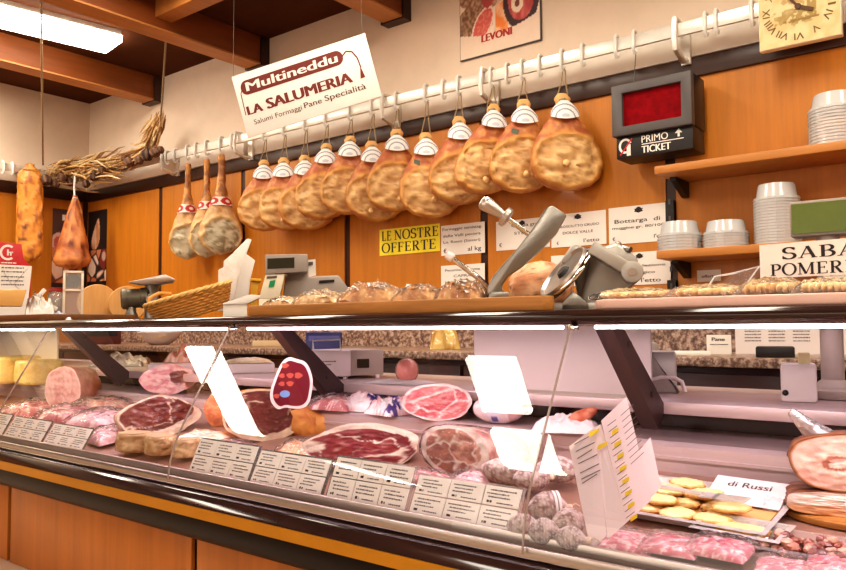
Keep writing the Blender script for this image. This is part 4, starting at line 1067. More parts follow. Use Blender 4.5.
# mortadella-like roast at the left
p = PY(62, 402, 1.30); s_ = SC(62, 1.3); p.z = deckz(1.3) + .004
cut_meat('roast_ham', 'tall pink roast ham with brown rind on its right, beside the pale cheese', 'ham', p, face_rz(p) - .6, 40 * s_, 46 * s_, .17,
    lambda x, z, e, a: mixc(C(238, 190, 182), C(222, 156, 152), smooth(-.2, .5, math.sin(z * 20 + 3 * fbm(x * 2, z * 2, 3)) * .15 + fbm(x * 2, z * 2, 8))) if e < .93 else C(240, 214, 204), lambda u, v, n: mixc(C(238, 176, 150), C(206, 110, 60), smooth(.1, .75, v + .3 * n)), 8.2, .85, pw=1.05, mat=vmeat)
# porchetta on a wooden board
pb = DK(838, 526); s_ = SC(838, pb.y)
b = MB(); b.prism([(.125 * math.cos(a) * (1 + .05 * math.sin(3 * a)), .08 * math.sin(a)) for a in [2 * PI * k / 32 for k in range(32)]], 0, .01, axis='z')
bd = solo('round_serving_board', b, wood_board, 'wooden board carrying the roast pork at the right edge of the case', 'board', (pb.x + .02, pb.y + .06, deckz(pb.y + .06) + .001), 0, bevel=.002)
bd.rotation_euler = (math.atan(.15), 0, 0)
pz = pb.z + .012
def pork(x, z, e, a):
    n = fbm(x * 2.4, z * 2.4, 3); c = mixc(C(240, 204, 188), C(226, 168, 152), smooth(-.3, .5, n))
    d = math.hypot((x + .1) / .42, (z + .05) / .3); sp = math.sin(d * 7 + math.atan2(z, x) * 1.0 + 2 * n)
    if d < 1 and sp > .55: c = mixc(c, C(170, 96, 76), .85)
    if d < 1 and sp < -.7: c = mixc(c, C(246, 226, 214), .8)
    if e > .945: c = mixc(C(186, 124, 84), C(116, 68, 42), smooth(.95, 1, e))
    return c
rk = lambda u, v, n: mixc(C(150, 92, 56), C(96, 56, 34), smooth(-.2, .5, n))
pr = cut_meat('roast_pork', 'round cut roast pork with brown crust and foil wrapped bone at the right photo edge', 'roast pork', (pb.x + .012, pb.y + .02, pz + 23 * s_), face_rz(pb) + .1, 106 * s_, 58 * s_, .11, pork, rk, 3.3, .85, pw=.86, irr=.05)
fp = Vector((-.36 * 106 * s_, .03, 52 * s_))
b = MB(); fo = C(210, 206, 204)
b.tube([fp + Vector((.028, .02, -.006)), fp + Vector((.008, .01, .014)), fp + Vector((-.012, 0, .034)), fp + Vector((-.016, 0, .038))], [.022, .014, .008, .006], 12, fo)
b.build('foil_sleeve', M('foil', None, .25, metal=.7, nscale=60, namt=.25, bump=.6, bscale=70), pr)
cut_meat('roast_pork', 'flat lower slice of roast pork with white fat top, under the round one', 'roast pork', (pb.x + .012, pb.y + .01, pz), face_rz(pb) + .1, 110 * s_, 23 * s_, .12,
    lambda x, z, e, a: mixc(C(246, 230, 222), C(206, 150, 110), smooth(.1, -.35, z + .1 * fbm(x * 4, z * 4, 4))), rk, 5.5, .9, pw=.55, irr=.03)

# net salami balls
def salami(px, py, w, l, label, ang, lift=0, dy=0, band=False):
    p = DK(px, py); s_ = SC(px, p.y); R_ = w * s_ / 2; L_ = l * s_ / 2; sd = px * .13
    r = root('net_salami', p + Vector((0, dy, R_ + lift)), label, 'salami', 'grey mouldy salamis beside the menu', ang)
    def cf(u, v):
        a = 2 * PI * u; n = fbm(math.cos(a), math.sin(a), v * 3 + sd, 2.5)
        c = mixc(C(196, 178, 172), C(150, 124, 120), smooth(-.25, .35, n)); g = min(abs(math.sin(a * 5 + v * 9)), abs(math.sin(a * 5 - v * 9)))
        return mixc(C(222, 208, 200), c, smooth(.05, .22, g)), n, g
    b = MB()
    def fn(u, v):
        a = 2 * PI * u; q = math.sin(PI * v) ** .62; c, n, g = cf(u, v); rr_ = R_ * q * (1 + .05 * n + .03 * smooth(.0, .4, g))
        return (Vector(((v * 2 - 1) * L_, rr_ * math.cos(a), rr_ * math.sin(a))), c)
    b.grid(fn, 40, 40, True); b.build('casing', vdry, r, smooth=60)
    b = MB(); b.ball((L_ + .002, 0, 0), .006, 8, C(220, 200, 180)); b.tube([(L_, 0, 0), (L_ + .012, 0, .006), (L_ + .02, .004, 0)], .0015, 5, C(220, 200, 180)); b.build('string_knot', vdry, r)
    if band:
        b = MB(); b.grid(lambda u, v: (Vector((L_ * (.2 + .3 * v), (R_ * 1.06) * math.cos(2 * PI * u), R_ * 1.06 * math.sin(2 * PI * u))), C(236, 226, 224) if abs(v - .5) > .16 else C(90, 70, 80)), 32, 6, True); b.build('paper_band', vpaper, r)
    return r
salami(542, 527, 32, 42, 'large grey salami with a pale paper band, right of the glass joint', .75, .0, .02, True)
salami(569, 536, 27, 38, 'grey salami lying between the banded one and the white menu', 1.1, .0)
salami(544, 545, 26, 32, 'grey salami lowest in the pile, just right of the glass joint', .5)
salami(571, 551, 24, 32, 'grey salami at the foot of the white menu, lower right of the pile', .2)
salami(520, 540, 24, 34, 'grey salami left of the glass joint beside the widest price cards', .3, 0, .01)
salami(508, 490, 26, 62, 'long film wrapped pale salami right behind the widest price cards', .1, .01)
salami(558, 488, 26, 46, 'grey salami at the back of the pile under the meat on paper', .2, .01)
salami(532, 496, 24, 40, 'grey salami at the back of the pile crossed by the glass joint', .9, .01)

# flat packs and wrapped pieces ----------------------------------------------------
def pillow(b, w, d, h, sd, colf, n=34, crumple=.25, base=0.0):
    def fn(u, v):
        x, y = u * 2 - 1, v * 2 - 1
        k = max(0, (1 - abs(x) ** 3)) ** .55 * max(0, (1 - abs(y) ** 3)) ** .55
        q = fbm(x * 1.6, y * 1.6, sd, 1.6, 4); r_ = abs(fbm(x + 4, y, sd, 2.2, 3))
        z = base + h * k * (1 + crumple * q - crumple * .5 * smooth(.12, 0, r_)) + .0012
        return (Vector((x * w / 2 * (1 + .06 * nz(y * 2, sd)), y * d / 2 * (1 + .06 * nz(x * 2, sd + 3)), max(z, .0012))), colf(x, y, q, r_, k))
    b.grid(fn, n, n); b.grid(lambda u, v: (Vector(((u * 2 - 1) * w / 2 * .97, (v * 2 - 1) * d / 2 * .97, 0)), colf(0, 0, 0, 1, 1)), 6, 6)
def slices_col(sd, a, c, f):
    def g(x, y, q, r_, k):
        t = math.sin(11 * (x * math.cos(sd) + y * math.sin(sd)) + 5 * q + sd); m = mixc(a, c, smooth(-.4, .5, q + .3 * t))
        return mixc(m, f, smooth(.55, .95, t) * .85)
    return g
def meat_pack(px, py, w, d, h, label, sd, cols, rz=0.1, loc=None, dz=0, group='packs of sliced cold meat', name='sliced_meat_pack', cat='meat pack'):
    p = loc or DK(px, py); Y = p[1]; s_ = SC(px, Y)
    r = root(name, Vector(p) + Vector((0, 0, dz + .001)), label, cat, group, 0, (math.atan(.15) if loc is None else 0, 0, rz))
    b = MB(); pillow(b, w * s_, d * s_, h * s_, sd, slices_col(sd, *cols)); b.build('slices', vmeat, r, smooth=60)
    b = MB(); 
    def fn(u, v):
        x, y = u * 2 - 1, v * 2 - 1; k = max(0, 1 - abs(x) ** 4) ** .5 * max(0, 1 - abs(y) ** 4) ** .5
        return Vector((x * w * s_ * .55, y * d * s_ * .56, .002 + (h * s_ * 1.12 + .003) * k * (1 + .18 * fbm(x * 2, y * 2, sd + 2, 2))))
    b.grid(fn, 30, 30); b.build('film_wrap', film, r, smooth=60)
    return r
PK = (C(206, 104, 122), C(228, 150, 160), C(248, 220, 222)); PD = (C(186, 96, 100), C(216, 150, 150), C(244, 222, 216)); PL = (C(238, 190, 194), C(228, 160, 166), C(250, 232, 230))
meat_pack(629, 545, 52, 44, 7, 'leftmost front pink meat pack, at the foot of the white menu', 1.1, PK, .1)
meat_pack(673, 551, 54, 44, 7, 'second pink meat pack in the front row, left of the third', 2.3, PK, .05, dz=.004)
meat_pack(721, 557, 58, 46, 8, 'third pink meat pack in the front row, nearest the small foil tray', 3.9, PK, -.05, dz=.008)
meat_pack(788, 572, 60, 44, 7, 'pink meat pack below the dark chopped meat tray', 4.6, PK, .1)
meat_pack(840, 573, 58, 44, 7, 'pink meat pack in the lower right corner of the photo', 5.2, PK, .15, dz=.004)
meat_pack(30, 415, 50, 46, 11, 'folded pink meat pack below the pale cheese', 6.1, PD, .2)
meat_pack(66, 422, 48, 48, 12, 'folded streaky meat pack in front of the roast ham', 7.7, PD, .5, dz=.004)
meat_pack(100, 424, 56, 44, 10, 'pale pink meat pack right of the streaky one at the left', 8.8, PL, .3, dz=.003)
meat_pack(108, 440, 60, 36, 9, 'pale meat pack lying lowest, left of the pale cheese chunks', 9.5, PL, -.2, dz=.002)
meat_pack(98, 398, 56, 40, 10, 'beige wrapped meat behind the pale packs, under the left support arm', 10.5, (C(222, 176, 150), C(206, 140, 120), C(240, 214, 196)), .1, loc=tuple(PY(104, 404, 1.36).xy) + (deckz(1.36) + .01,))
def onstep(px, Y=1.5): return tuple(PY(px, 400, Y).xy) + (1.0005,)
meat_pack(345, 410, 46, 40, 12, 'flat pink meat pack behind the flat cut ham, near the orange leg', 11.3, PD, .2, loc=onstep(338, 1.46))
def vac(px, w, d, h, label, sd, Y=1.47, rz=0., blue=True):
    p = onstep(px, Y); s_ = SC(px, Y)
    r = root('vacuum_pack', p, label, 'meat pack', 'white and blue vacuum packs', rz)
    wh = C(240, 226, 228); bl = C(84, 70, 132); pk = C(226, 176, 180)
    b = MB(); pillow(b, w * s_, d * s_, h * s_, sd, lambda x, y, q, r_, k: bl if blue and (.1 < (x * .8 + y * .5 + .5 * q) < .45) else mixc(wh, pk, smooth(-.1, .4, q)), 36, .4); b.build('pack', vgloss, r, smooth=60)
    return r
meat_pack(300, 455, 44, 40, 10, 'beige wrapped ham end lying just above the gap between two price card holders', 12.1, (C(232, 180, 130), C(214, 150, 100), C(244, 222, 196)), .4)
meat_pack(424, 482, 50, 30, 8, 'pink sliced pack below the film wrapped prosciutto, over the widest card holder', 13.4, PD, .1)
meat_pack(476, 484, 46, 34, 10, 'pale pink pack between the wrapped prosciutto and the long pale salami', 14.2, PL, -.3)
meat_pack(232, 452, 46, 30, 8, 'reddish sliced pack under the standing cut prosciutto', 15.5, PD, .2)
vac(368, 44, 46, 17, 'white vacuum pack with blue print lying before the back shelf', 2.2, 1.5, .3)
vac(392, 40, 40, 15, 'white vacuum pack with blue stripe touching the round pink ham', 6.6, 1.46, -.2)
p = onstep(498, 1.46); s_ = SC(498, 1.46)
r = root('wrapped_mortadella', Vector(p) + Vector((0, 0, 14 * s_)), 'white wrapped sausage with purple printed band right of the tall white reflection', 'sausage', None, .25)
b = MB()
def wm(u, v):
    a = 2 * PI * u; q = math.sin(PI * v) ** .4; k = 14 * s_ * q * (1 + .06 * fbm(math.cos(a), math.sin(a), v * 4, 3)); c = C(238, 218, 222)
    if .38 < v < .62: c = C(112, 96, 160) if (.43 < v < .57 and math.sin(a * 7) > -.4) else C(230, 222, 236)
    elif v > .75: c = C(216, 176, 178)
    return (Vector(((v * 2 - 1) * 26 * s_, k * math.cos(a), k * math.sin(a))), c)
b.grid(wm, 36, 40, True); b.build('sausage', vgloss, r, smooth=60)
b = MB(); b.tube([(26 * s_, 0, 0), (30 * s_, 0, 2 * s_), (34 * s_, .004, 0)], [.005, .003, .007], 8); b.build('tied_end', paper_pink, r)
# red meat on white paper right of the joint
p = onstep(566, 1.44); s_ = SC(566, 1.44)
r = root('meat_on_paper', p, 'red brown cured piece lying on white paper behind the salami pile', 'cured meat', None, .35)
b = MB(); pillow(b, 62 * s_, 46 * s_, 14 * s_, 3.1, lambda x, y, q, r_, k: C(240, 228, 228), 30, .5); b.build('paper', paper_pink, r, smooth=60)
b = MB(); b.x = Matrix.Translation((10 * s_, -4 * s_, 12 * s_)) @ Matrix.Rotation(-.5, 4, 'Y')
b.grid(lambda u, v: (Vector(((v * 2 - 1) * 24 * s_, 8 * s_ * math.sin(PI * v) ** .5 * math.cos(2 * PI * u), 7 * s_ * math.sin(PI * v) ** .5 * math.sin(2 * PI * u))), mixc(C(190, 100, 70), C(226, 150, 120), smooth(-.3, .4, fbm(u * 3, v * 5, 2)))), 24, 24, True)
b.build('meat', vham, r)

# pale cheeses at the left
def cheese(px, py, Y, w, d, h, label, sd, z=None, rz=0, name='cheese_piece', colr=(C(250, 226, 150), C(238, 204, 120))):
    p = PY(px, py, Y); p.z = deckz(Y) + .006 if z is None else z; s_ = SC(px, Y)
    r = root(name, p, label, 'cheese', 'pale cheeses in the case', rz)
    b = MB(); W_, D_, H_ = w * s_, d * s_, h * s_; ex = 2.5 if name == 'cheese_chunk' else 5; lump = .13 if name == 'cheese_chunk' else .04
    pts = [(-W_ / 2, -D_ / 2), (W_ / 2, -D_ / 2 * .8), (W_ / 2 * .9, D_ / 2), (-W_ / 2 * .8, D_ / 2)]
    def fn(u, v):
        a = 2 * PI * u; c_, s2 = math.cos(a), math.sin(a); k = (abs(c_) ** ex + abs(s2) ** ex) ** (-1 / ex)
        q = 1 if .12 < v < .88 else (1 - .12 * ((abs(v - .5) - .38) / .12) ** 2); n = fbm(c_, s2, v * 1.5 + sd, 2)
        return (Vector((c_ * k * W_ / 2 * q * (1 + lump * n), s2 * k * D_ / 2 * q * (1 + lump * n), H_ * v)), mixc(colr[0], colr[1], smooth(-.3, .4, n)))
    b.grid(fn, 40, 16, True); b.grid(lambda u, v: (Vector((v * math.cos(2 * PI * u) * (abs(math.cos(2 * PI * u)) ** ex + abs(math.sin(2 * PI * u)) ** ex) ** (-1 / ex) * W_ * .44, v * math.sin(2 * PI * u) * (abs(math.cos(2 * PI * u)) ** ex + abs(math.sin(2 * PI * u)) ** ex) ** (-1 / ex) * D_ * .44, H_ + .0008)), colr[0]), 40, 8, True)
    b.build('paste', vmeat, r, smooth=50)
    return r
cheese(12, 404, 1.42, 40, 46, 26, 'large pale yellow cheese block at the left edge of the case', 2, 1.0005)
cheese(38, 404, 1.44, 30, 40, 24, 'pale yellow cheese block touching the pink roast ham', 5, 1.0005)
cheese(-14, 404, 1.42, 26, 40, 22, 'pale cheese block cut off by the left photo edge', 6, 1.0005)
BG = (C(226, 196, 152), C(190, 150, 104))
cheese(134, 466, 1.10, 34, 30, 18, 'pale cheese chunk left of the two others under the cut slab', 7, rz=.3, name='cheese_chunk', colr=BG)
cheese(160, 468, 1.11, 34, 28, 18, 'middle pale cheese chunk before the left glass joint', 9, rz=-.2, name='cheese_chunk', colr=BG)
cheese(186, 474, 1.12, 26, 26, 17, 'small pale cheese chunk hidden half behind the price cards right of the joint', 11, rz=.5, name='cheese_chunk', colr=BG)
p = DK(205, 446); s_ = SC(205, p.y)
r = root('lard_slab', p + Vector((0, 0, .002)), 'pale flat lard slab above the price cards right of the left joint', 'lard', None, 0, (.15, 0, .1))
b = MB(); pillow(b, 66 * s_, 40 * s_, 13 * s_, 4.4, lambda x, y, q, r_, k: mixc(C(244, 226, 206), C(214, 160, 120), smooth(.1, .5, q + .3 * y)), 30, .2); b.build('lard', vgloss, r, smooth=60)

# ham shaped red placard leaning behind the cut ham
def placard():
    Y = 1.285; p = PY(292, 410, Y); s_ = SC(292, Y)
    out = [(270, 402), (269, 392), (273, 380), (277, 370), (281, 362), (288, 357), (296, 360), (304, 362), (309, 370), (312, 382), (310, 396), (308, 404), (302, 409), (292, 409), (284, 407), (277, 410)]
    r = root('ham_placard', (p.x, Y, PY(292, 418, Y).z), 'dark red placard with a small blue emblem pinned upright on the cut prosciutto', 'placard', None, face_rz(p))
    L = lambda q, k=1: ((q[0] - 291) * s_ * k, (410 - q[1] + 8) * s_ * k)
    pol = [L(q) for q in out]; cx = sum(q[0] for q in pol) / len(pol); cz = sum(q[1] for q in pol) / len(pol)
    def sm(P):
        o = []
        for i in range(len(P)):
            a, b_ = P[i], P[(i + 1) % len(P)]; o += [(a[0] * .75 + b_[0] * .25, a[1] * .75 + b_[1] * .25), (a[0] * .25 + b_[0] * .75, a[1] * .25 + b_[1] * .75)]
        return o
    pol = sm(sm(pol)); inn = [(cx + (q[0] - cx) * .86, cz + (q[1] - cz) * .88) for q in pol]
    b = MB(); b.prism(pol, 0, .006); b.build('board', paper_pink, r); b = MB(); b.tube([(cx, .004, cz), (cx - .004, .014, .03), (cx - .01, .075, .0)], .0025, 6); b.build('skewer', steel, r)
    b = MB(); b.add([(q[0], -.001, q[1]) for q in inn], [list(range(len(inn)))]); b.build('red_face', M('placard_red', C(112, 20, 42), .25, coat=.6), r)
    b = MB()
    for q in ((281, 376), (289, 376), (281, 384), (289, 384), (297, 376), (276, 396), (284, 366)):
        x, z = L(q); e = (1.6 + (q[0] * 7 % 5) * .35) * s_; b.add([(x + e * 1.3 * math.cos(t) * (1 + .2 * math.sin(3 * t + q[0])), -.002, z + e * math.sin(t)) for t in [2 * PI * k / 14 for k in range(14)]], [list(range(14))])
    b.build('orange_spots', M('placard_orange', C(186, 84, 70), .4), r)
    b = MB(); x, z = L((284, 394)); b.add([(x + 5 * s_ * math.cos(a), -.002, z + 3.5 * s_ * math.sin(a)) for a in [2 * PI * k / 20 for k in range(20)]], [list(range(20))]); b.build('blue_emblem', M('placard_blue', C(120, 160, 214), .4), r)
placard()

# menu sheets
def menu():
    Y = 1.17; s_ = SC(600, Y)
    p = DK(590, 552); Y = p.y + .004; s_ = SC(592, Y)
    r = root('menu_sheets', (p.x, Y, deckz(Y) + .001), 'tall folded white menu with yellow marked lines standing in the case', 'menu', None, face_rz(p) + .12)
    L = lambda x, y: ((x - 592) * s_, (550 - y) * s_)
    def quad(b, q, y0, y1, th=.001):
        P = [L(*k) for k in q]; n = [(P[0][0], y0, P[0][1]), (P[1][0], y1, P[1][1]), (P[2][0], y1 + .012, P[2][1]), (P[3][0], y0 + .012, P[3][1])]
        b.add(n + [(a, c + th, d) for a, c, d in n], [(0, 1, 2, 3), (7, 6, 5, 4), (0, 4, 5, 1), (1, 5, 6, 2), (2, 6, 7, 3), (3, 7, 4, 0)])
    def lines(b, x0, x1, ys_, yl, y0, slope, mi=0, hh=.0018):
        for yy in ys_:
            a = L(x0, yy); c = L(x1, yy - (x1 - x0) * slope)
            b.add([(a[0], y0, a[1]), (c[0], yl, c[1]), (c[0], yl, c[1] + hh), (a[0], y0, a[1] + hh)], [(0, 1, 2, 3)])
    b = MB(); quad(b, [(592, 552), (608, 536), (600, 430), (573, 450)], .0, .006); b.build('left_sheet', paper_pink, r, smooth=0)
    b = MB(); quad(b, [(609, 540), (628, 524), (606, 428), (599, 432)], .0062, .010); quad(b, [(628, 524), (655, 505), (634, 402), (606, 425)], .010, .03); b.build('right_sheet', paper_pink, r, smooth=0)
    b = MB(); quad(b, [(640, 520), (668, 494), (660, 445), (636, 470)], .034, .05); b.build('rear_sheet', paper_pink, r, smooth=0)
    b = MB()
    for yy in (448, 455, 462, 467, 476, 482, 486): 
        x0 = 578 + (yy - 448) * .18; a = L(x0, yy); c = L(x0 + 15 + (yy % 3) * 2, yy - 9); f = .012 * (550 - yy) / 110
        b.add([(a[0], f - .0015, a[1]), (c[0], f + .0015, c[1]), (c[0], f + .0015, c[1] + .0014), (a[0], f - .0015, a[1] + .0014)], [(0, 1, 2, 3)])
    for yy in range(424, 520, 6):
        x0 = 612 + (yy - 424) * .17; 
        a = L(x0, yy + 6); c = L(x0 + 9, yy); f = .012 * (530 - yy) / 100
        b.add([(a[0], f + .006, a[1]), (c[0], f + .010, c[1]), (c[0], f + .010, c[1] + .0013), (a[0], f + .006, a[1] + .0013)], [(0, 1, 2, 3)])
        if yy < 476:
            a = L(x0 + 14, yy - 4); c = L(x0 + 28, yy - 15)
            b.add([(a[0], f + .011, a[1]), (c[0], f + .019, c[1]), (c[0], f + .019, c[1] + .0012), (a[0], f + .011, a[1] + .0012)], [(0, 1, 2, 3)])
    b.build('printed_lines', ink_soft, r, smooth=0)
    b = MB()
    for x, y in ((592, 440), (600, 453)):
        a = L(x, y); b.add([(a[0], .006, a[1]), (a[0] + 10 * s_, .008, a[1] + 5 * s_), (a[0] + 11 * s_, .009, a[1] + 9 * s_), (a[0] + 1 * s_, .007, a[1] + 5 * s_)], [(0, 1, 2, 3)])
    for k in range(8):
        x, y = 616 + k * 2.2, 439 + k * 12; a = L(x, y); f = .014 + .012 * (530 - y) / 100
        b.add([(a[0], f - .008, a[1]), (a[0] + 7 * s_, f - .006, a[1] + 4 * s_), (a[0] + 7 * s_, f - .006, a[1] + 8 * s_), (a[0], f - .008, a[1] + 4.5 * s_)], [(0, 1, 2, 3)])
    b.build('yellow_marks', yellow_hi, r, smooth=0)
menu()

# pastry tray
def dtilt(p, rz=0.0): return (math.atan(.15), 0, rz)
def foil_tray(b, w, d, h, lip=.008, th=.0012):
    for k, (x0, y0, z0, x1, y1, z1) in enumerate(((w / 2 - lip * 1.2, d / 2 - lip * 1.2, 0, w / 2, d / 2, h), (w / 2, d / 2, h, w / 2 + lip, d / 2 + lip, h - .001))):
        A = [(-x0, -y0, z0), (x0, -y0, z0), (x0, y0, z0), (-x0, y0, z0)]; B = [(-x1, -y1, z1), (x1, -y1, z1), (x1, y1, z1), (-x1, y1, z1)]
        b.add(A + B, [(i, (i + 1) % 4, (i + 1) % 4 + 4, i + 4) for i in range(4)] + ([(0, 3, 2, 1)] if k == 0 else []))
p = DK(703, 512); s_ = SC(703, p.y)
tray = root('pastry_tray', p + Vector((0, 0, .003)), 'large silver foil tray of flat yellow pastries in the middle right of the case', 'tray', None, 0, dtilt(p, -.06))
b = MB(); foil_tray(b, .235, .17, .016); b.build('foil', foilmat, tray, smooth=0)
b = MB(); b.box(-.105, .105, -.075, .075, .001, .003); b.build('tray_paper', M('baking_paper', C(226, 178, 116), .6), tray)
YP = (C(246, 222, 158), C(226, 178, 100))
def pastry(loc, rx, ry, rot, label, sd):
    r = root('flat_pastry', loc, label, 'pastry', 'flat yellow pastries on the foil trays', 0, rot)
    b = MB()
    def fn(u, v):
        a = 2 * PI * u; q = math.sin(PI * v) ** .6; wv = 1 + .05 * math.sin(a * 14)
        return (Vector((rx * q * wv * math.cos(a), ry * q * wv * math.sin(a), .006 * (1 - math.cos(PI * v)) + .002 * fbm(math.cos(a), math.sin(a), v + sd, 2) * q)), mixc(YP[0], C(190, 120, 50), smooth(.75, 1, q) * smooth(.62, .4, v)) if v < .55 else mixc(YP[0], YP[1], smooth(.85, .97, q)))
    b.grid(fn, 42, 16, True); b.build('dough', vmeat, r, smooth=70)
from mathutils import Euler
E_ = Euler(dtilt(p, -.06)).to_matrix()
spots = [(-.075, -.05, 0), (-.02, -.052, 0), (.035, -.05, 0), (-.085, -.01, 0), (-.03, -.008, 0), (.03, -.005, 0), (-.075, .03, 0), (-.022, .035, 0), (-.06, .01, .0125), (-.055, -.035, .0125), (-.045, .05, .0125), (.0, .015, .0125), (.055, -.025, .0125)]
pn = ['front left corner of the large tray', 'front row, second from the left on the large tray', 'front row, third from the left on the large tray', 'left edge of the large tray, middle row', 'middle of the large tray under the fork', 'middle row right of the fork on the large tray', 'back left corner of the large tray', 'back row beside the paper card on the large tray', 'upper layer at the left, behind the fork', 'upper layer at the front left', 'upper layer at the very back left', 'upper layer in the middle, before the card', 'upper layer at the right end of the large tray']
for k, (x, y, z) in enumerate(spots):
    loc = tray.location + E_ @ Vector((x, y, z + .0035))
    pastry(loc, .029, .021, (math.atan(.15) + rnd.uniform(-.05, .05), rnd.uniform(-.05, .05), rnd.uniform(-.5, .5)), 'flat yellow pastry, ' + pn[k], k)
# card with name
c0 = tray.location + E_ @ Vector((.05, .062, .017))
r = root('paper_card', c0, 'white paper card with dark lettering lying at the back of the pastry tray', 'card', None, 0, (.45, 0, -.1))
b = MB(); b.box(-.06, .06, -.034, .034, 0, .001); b.build('sheet', paper_pink, r)
b = MB(); m_ = MB(); put_text(m_, 'di Russi', 0, 0, .02, 0, .07, 'c', .02); b.add([(v.x, v.z + .008, .0016) for v in m_.v], m_.f); b.build('lettering', ink_soft, r, smooth=0)
# small foil tray in front
p = DK(742, 537); 
t2 = root('small_pastry_tray', p + Vector((0, 0, .003)), 'small silver foil tray with one pastry, right in front of the large pastry tray', 'tray', None, 0, dtilt(p, -.1))
b = MB(); foil_tray(b, .115, .058, .014); b.build('foil', foilmat, t2, smooth=0)
E2 = Euler(dtilt(p, -.1)).to_matrix()
pastry(t2.location + E2 @ Vector((.0, .0, .002)), .04, .02, (math.atan(.15), 0, .1), 'flat yellow pastry alone in the small foil tray', 33)
# serving fork
a = tray.location + E_ @ Vector((-.125, -.03, .036)); c = tray.location + E_ @ Vector((.01, -.02, .034))
r = root('serving_fork', a, 'flat metal serving fork lying across the pastries', 'serving fork', None, 0, (0, 0, 0))
d = c - a; b = MB(); b.tube([(0, 0, 0), d * .5 + Vector((0, 0, .004)), d], [.005, .004, .004], 8); b.build('handle', foilmat, r)
b = MB(); dn = Vector((d.x, d.y, 0)).normalized(); sn = Vector((-dn.y, dn.x, 0)); rot_ = Matrix((dn, sn, Vector((0, 0, 1)))).transposed()
b.obox(d + dn * .012, (.026, .036, .002), rot_)
for k in range(5): b.obox(d + dn * .043 + sn * (-.016 + .008 * k), (.05, .004, .002), rot_)
b.build('tines', foilmat, r)
# sachet
meat_pack(776, 510, 26, 30, 8, 'small clear sachet between the pastry tray and the roast pork', 7.1, (C(226, 190, 186), C(236, 214, 210), C(246, 236, 234)), .3, group='small sachets', name='clear_sachet', cat='sachet')
# chopped meat tray
p = DK(808, 553)
r = root('chopped_meat_tray', p + Vector((0, 0, .002)), 'shallow clear tray of dark chopped meat below the roast pork', 'tray', None, 0, dtilt(p, 0))
b = MB(); foil_tray(b, .13, .07, .012); b.build('tray', clear, r, smooth=0)
b = MB()
for k in range(70):
    b.ball((rnd.uniform(-.055, .055), rnd.uniform(-.027, .027), rnd.uniform(.004, .014)), rnd.uniform(.005, .009), 8, rnd.choice([C(150, 84, 70), C(190, 130, 112), C(216, 170, 150), C(120, 60, 54)]), sz=.7, amp=.4, sd=k)
o = b.build('chopped_meat', vmeat, r); o['kind'] = 'stuff'
# ------------------------------------------------------------------ things standing on the counter top
def bill(name, px, Y, label, cat, group=None, z=TZ, extra=0):
    """root whose local x runs right and -y faces the room, at pixel column px; returns mapper from photo pixels to local x,z"""
    p = PY(px, 331, Y); p.z = z
    rz = face_rz(p) + extra
    r = root(name, p, label, cat, group, rz); s_ = SC(px, Y)
    k = 1 / max(.2, math.cos(extra)); by = 331 - (z - H) / s_
    return r, (lambda x, y: ((x - px) * s_ * k, (by - y) * s_)), s_
# long board
Yb = 1.168
x0, x1 = PY(247, 310, Yb).x, PY(549, 310, Yb).x
b = MB(); n = 6; R_ = .02
pol = [(x0 - .12, Yb + .2), (x0, Yb + .004)] + [(x1 - R_ + R_ * math.sin(PI / 2 * k / n), Yb + R_ - R_ * math.cos(PI / 2 * k / n)) for k in range(n + 1)] + [(PY(546, 310, Yb + .2).x, Yb + .2)]
b.prism(pol, TZ, TZ + .026, axis='z')
lb = soloW('long_serving_board', b, wood_board, 'long wooden board along the counter front carrying wrapped bread and the ham clamp', 'board', bevel=.003)
BZ = TZ + .0265
# pink marble slab at the right
x0 = PY(586, 310, 1.165).x
b = MB(); b.prism([(x0, 1.20), (x0 + .03, 1.166), (1.25, 1.164), (1.25, 1.46), (x0 + .05, 1.46)], TZ, TZ + .0165, axis='z')
soloW('marble_slab', b, marble_pink, 'pale pink stone slab along the counter front at the right, under the biscuit packs', 'slab', bevel=.003)
MZ = TZ + .017
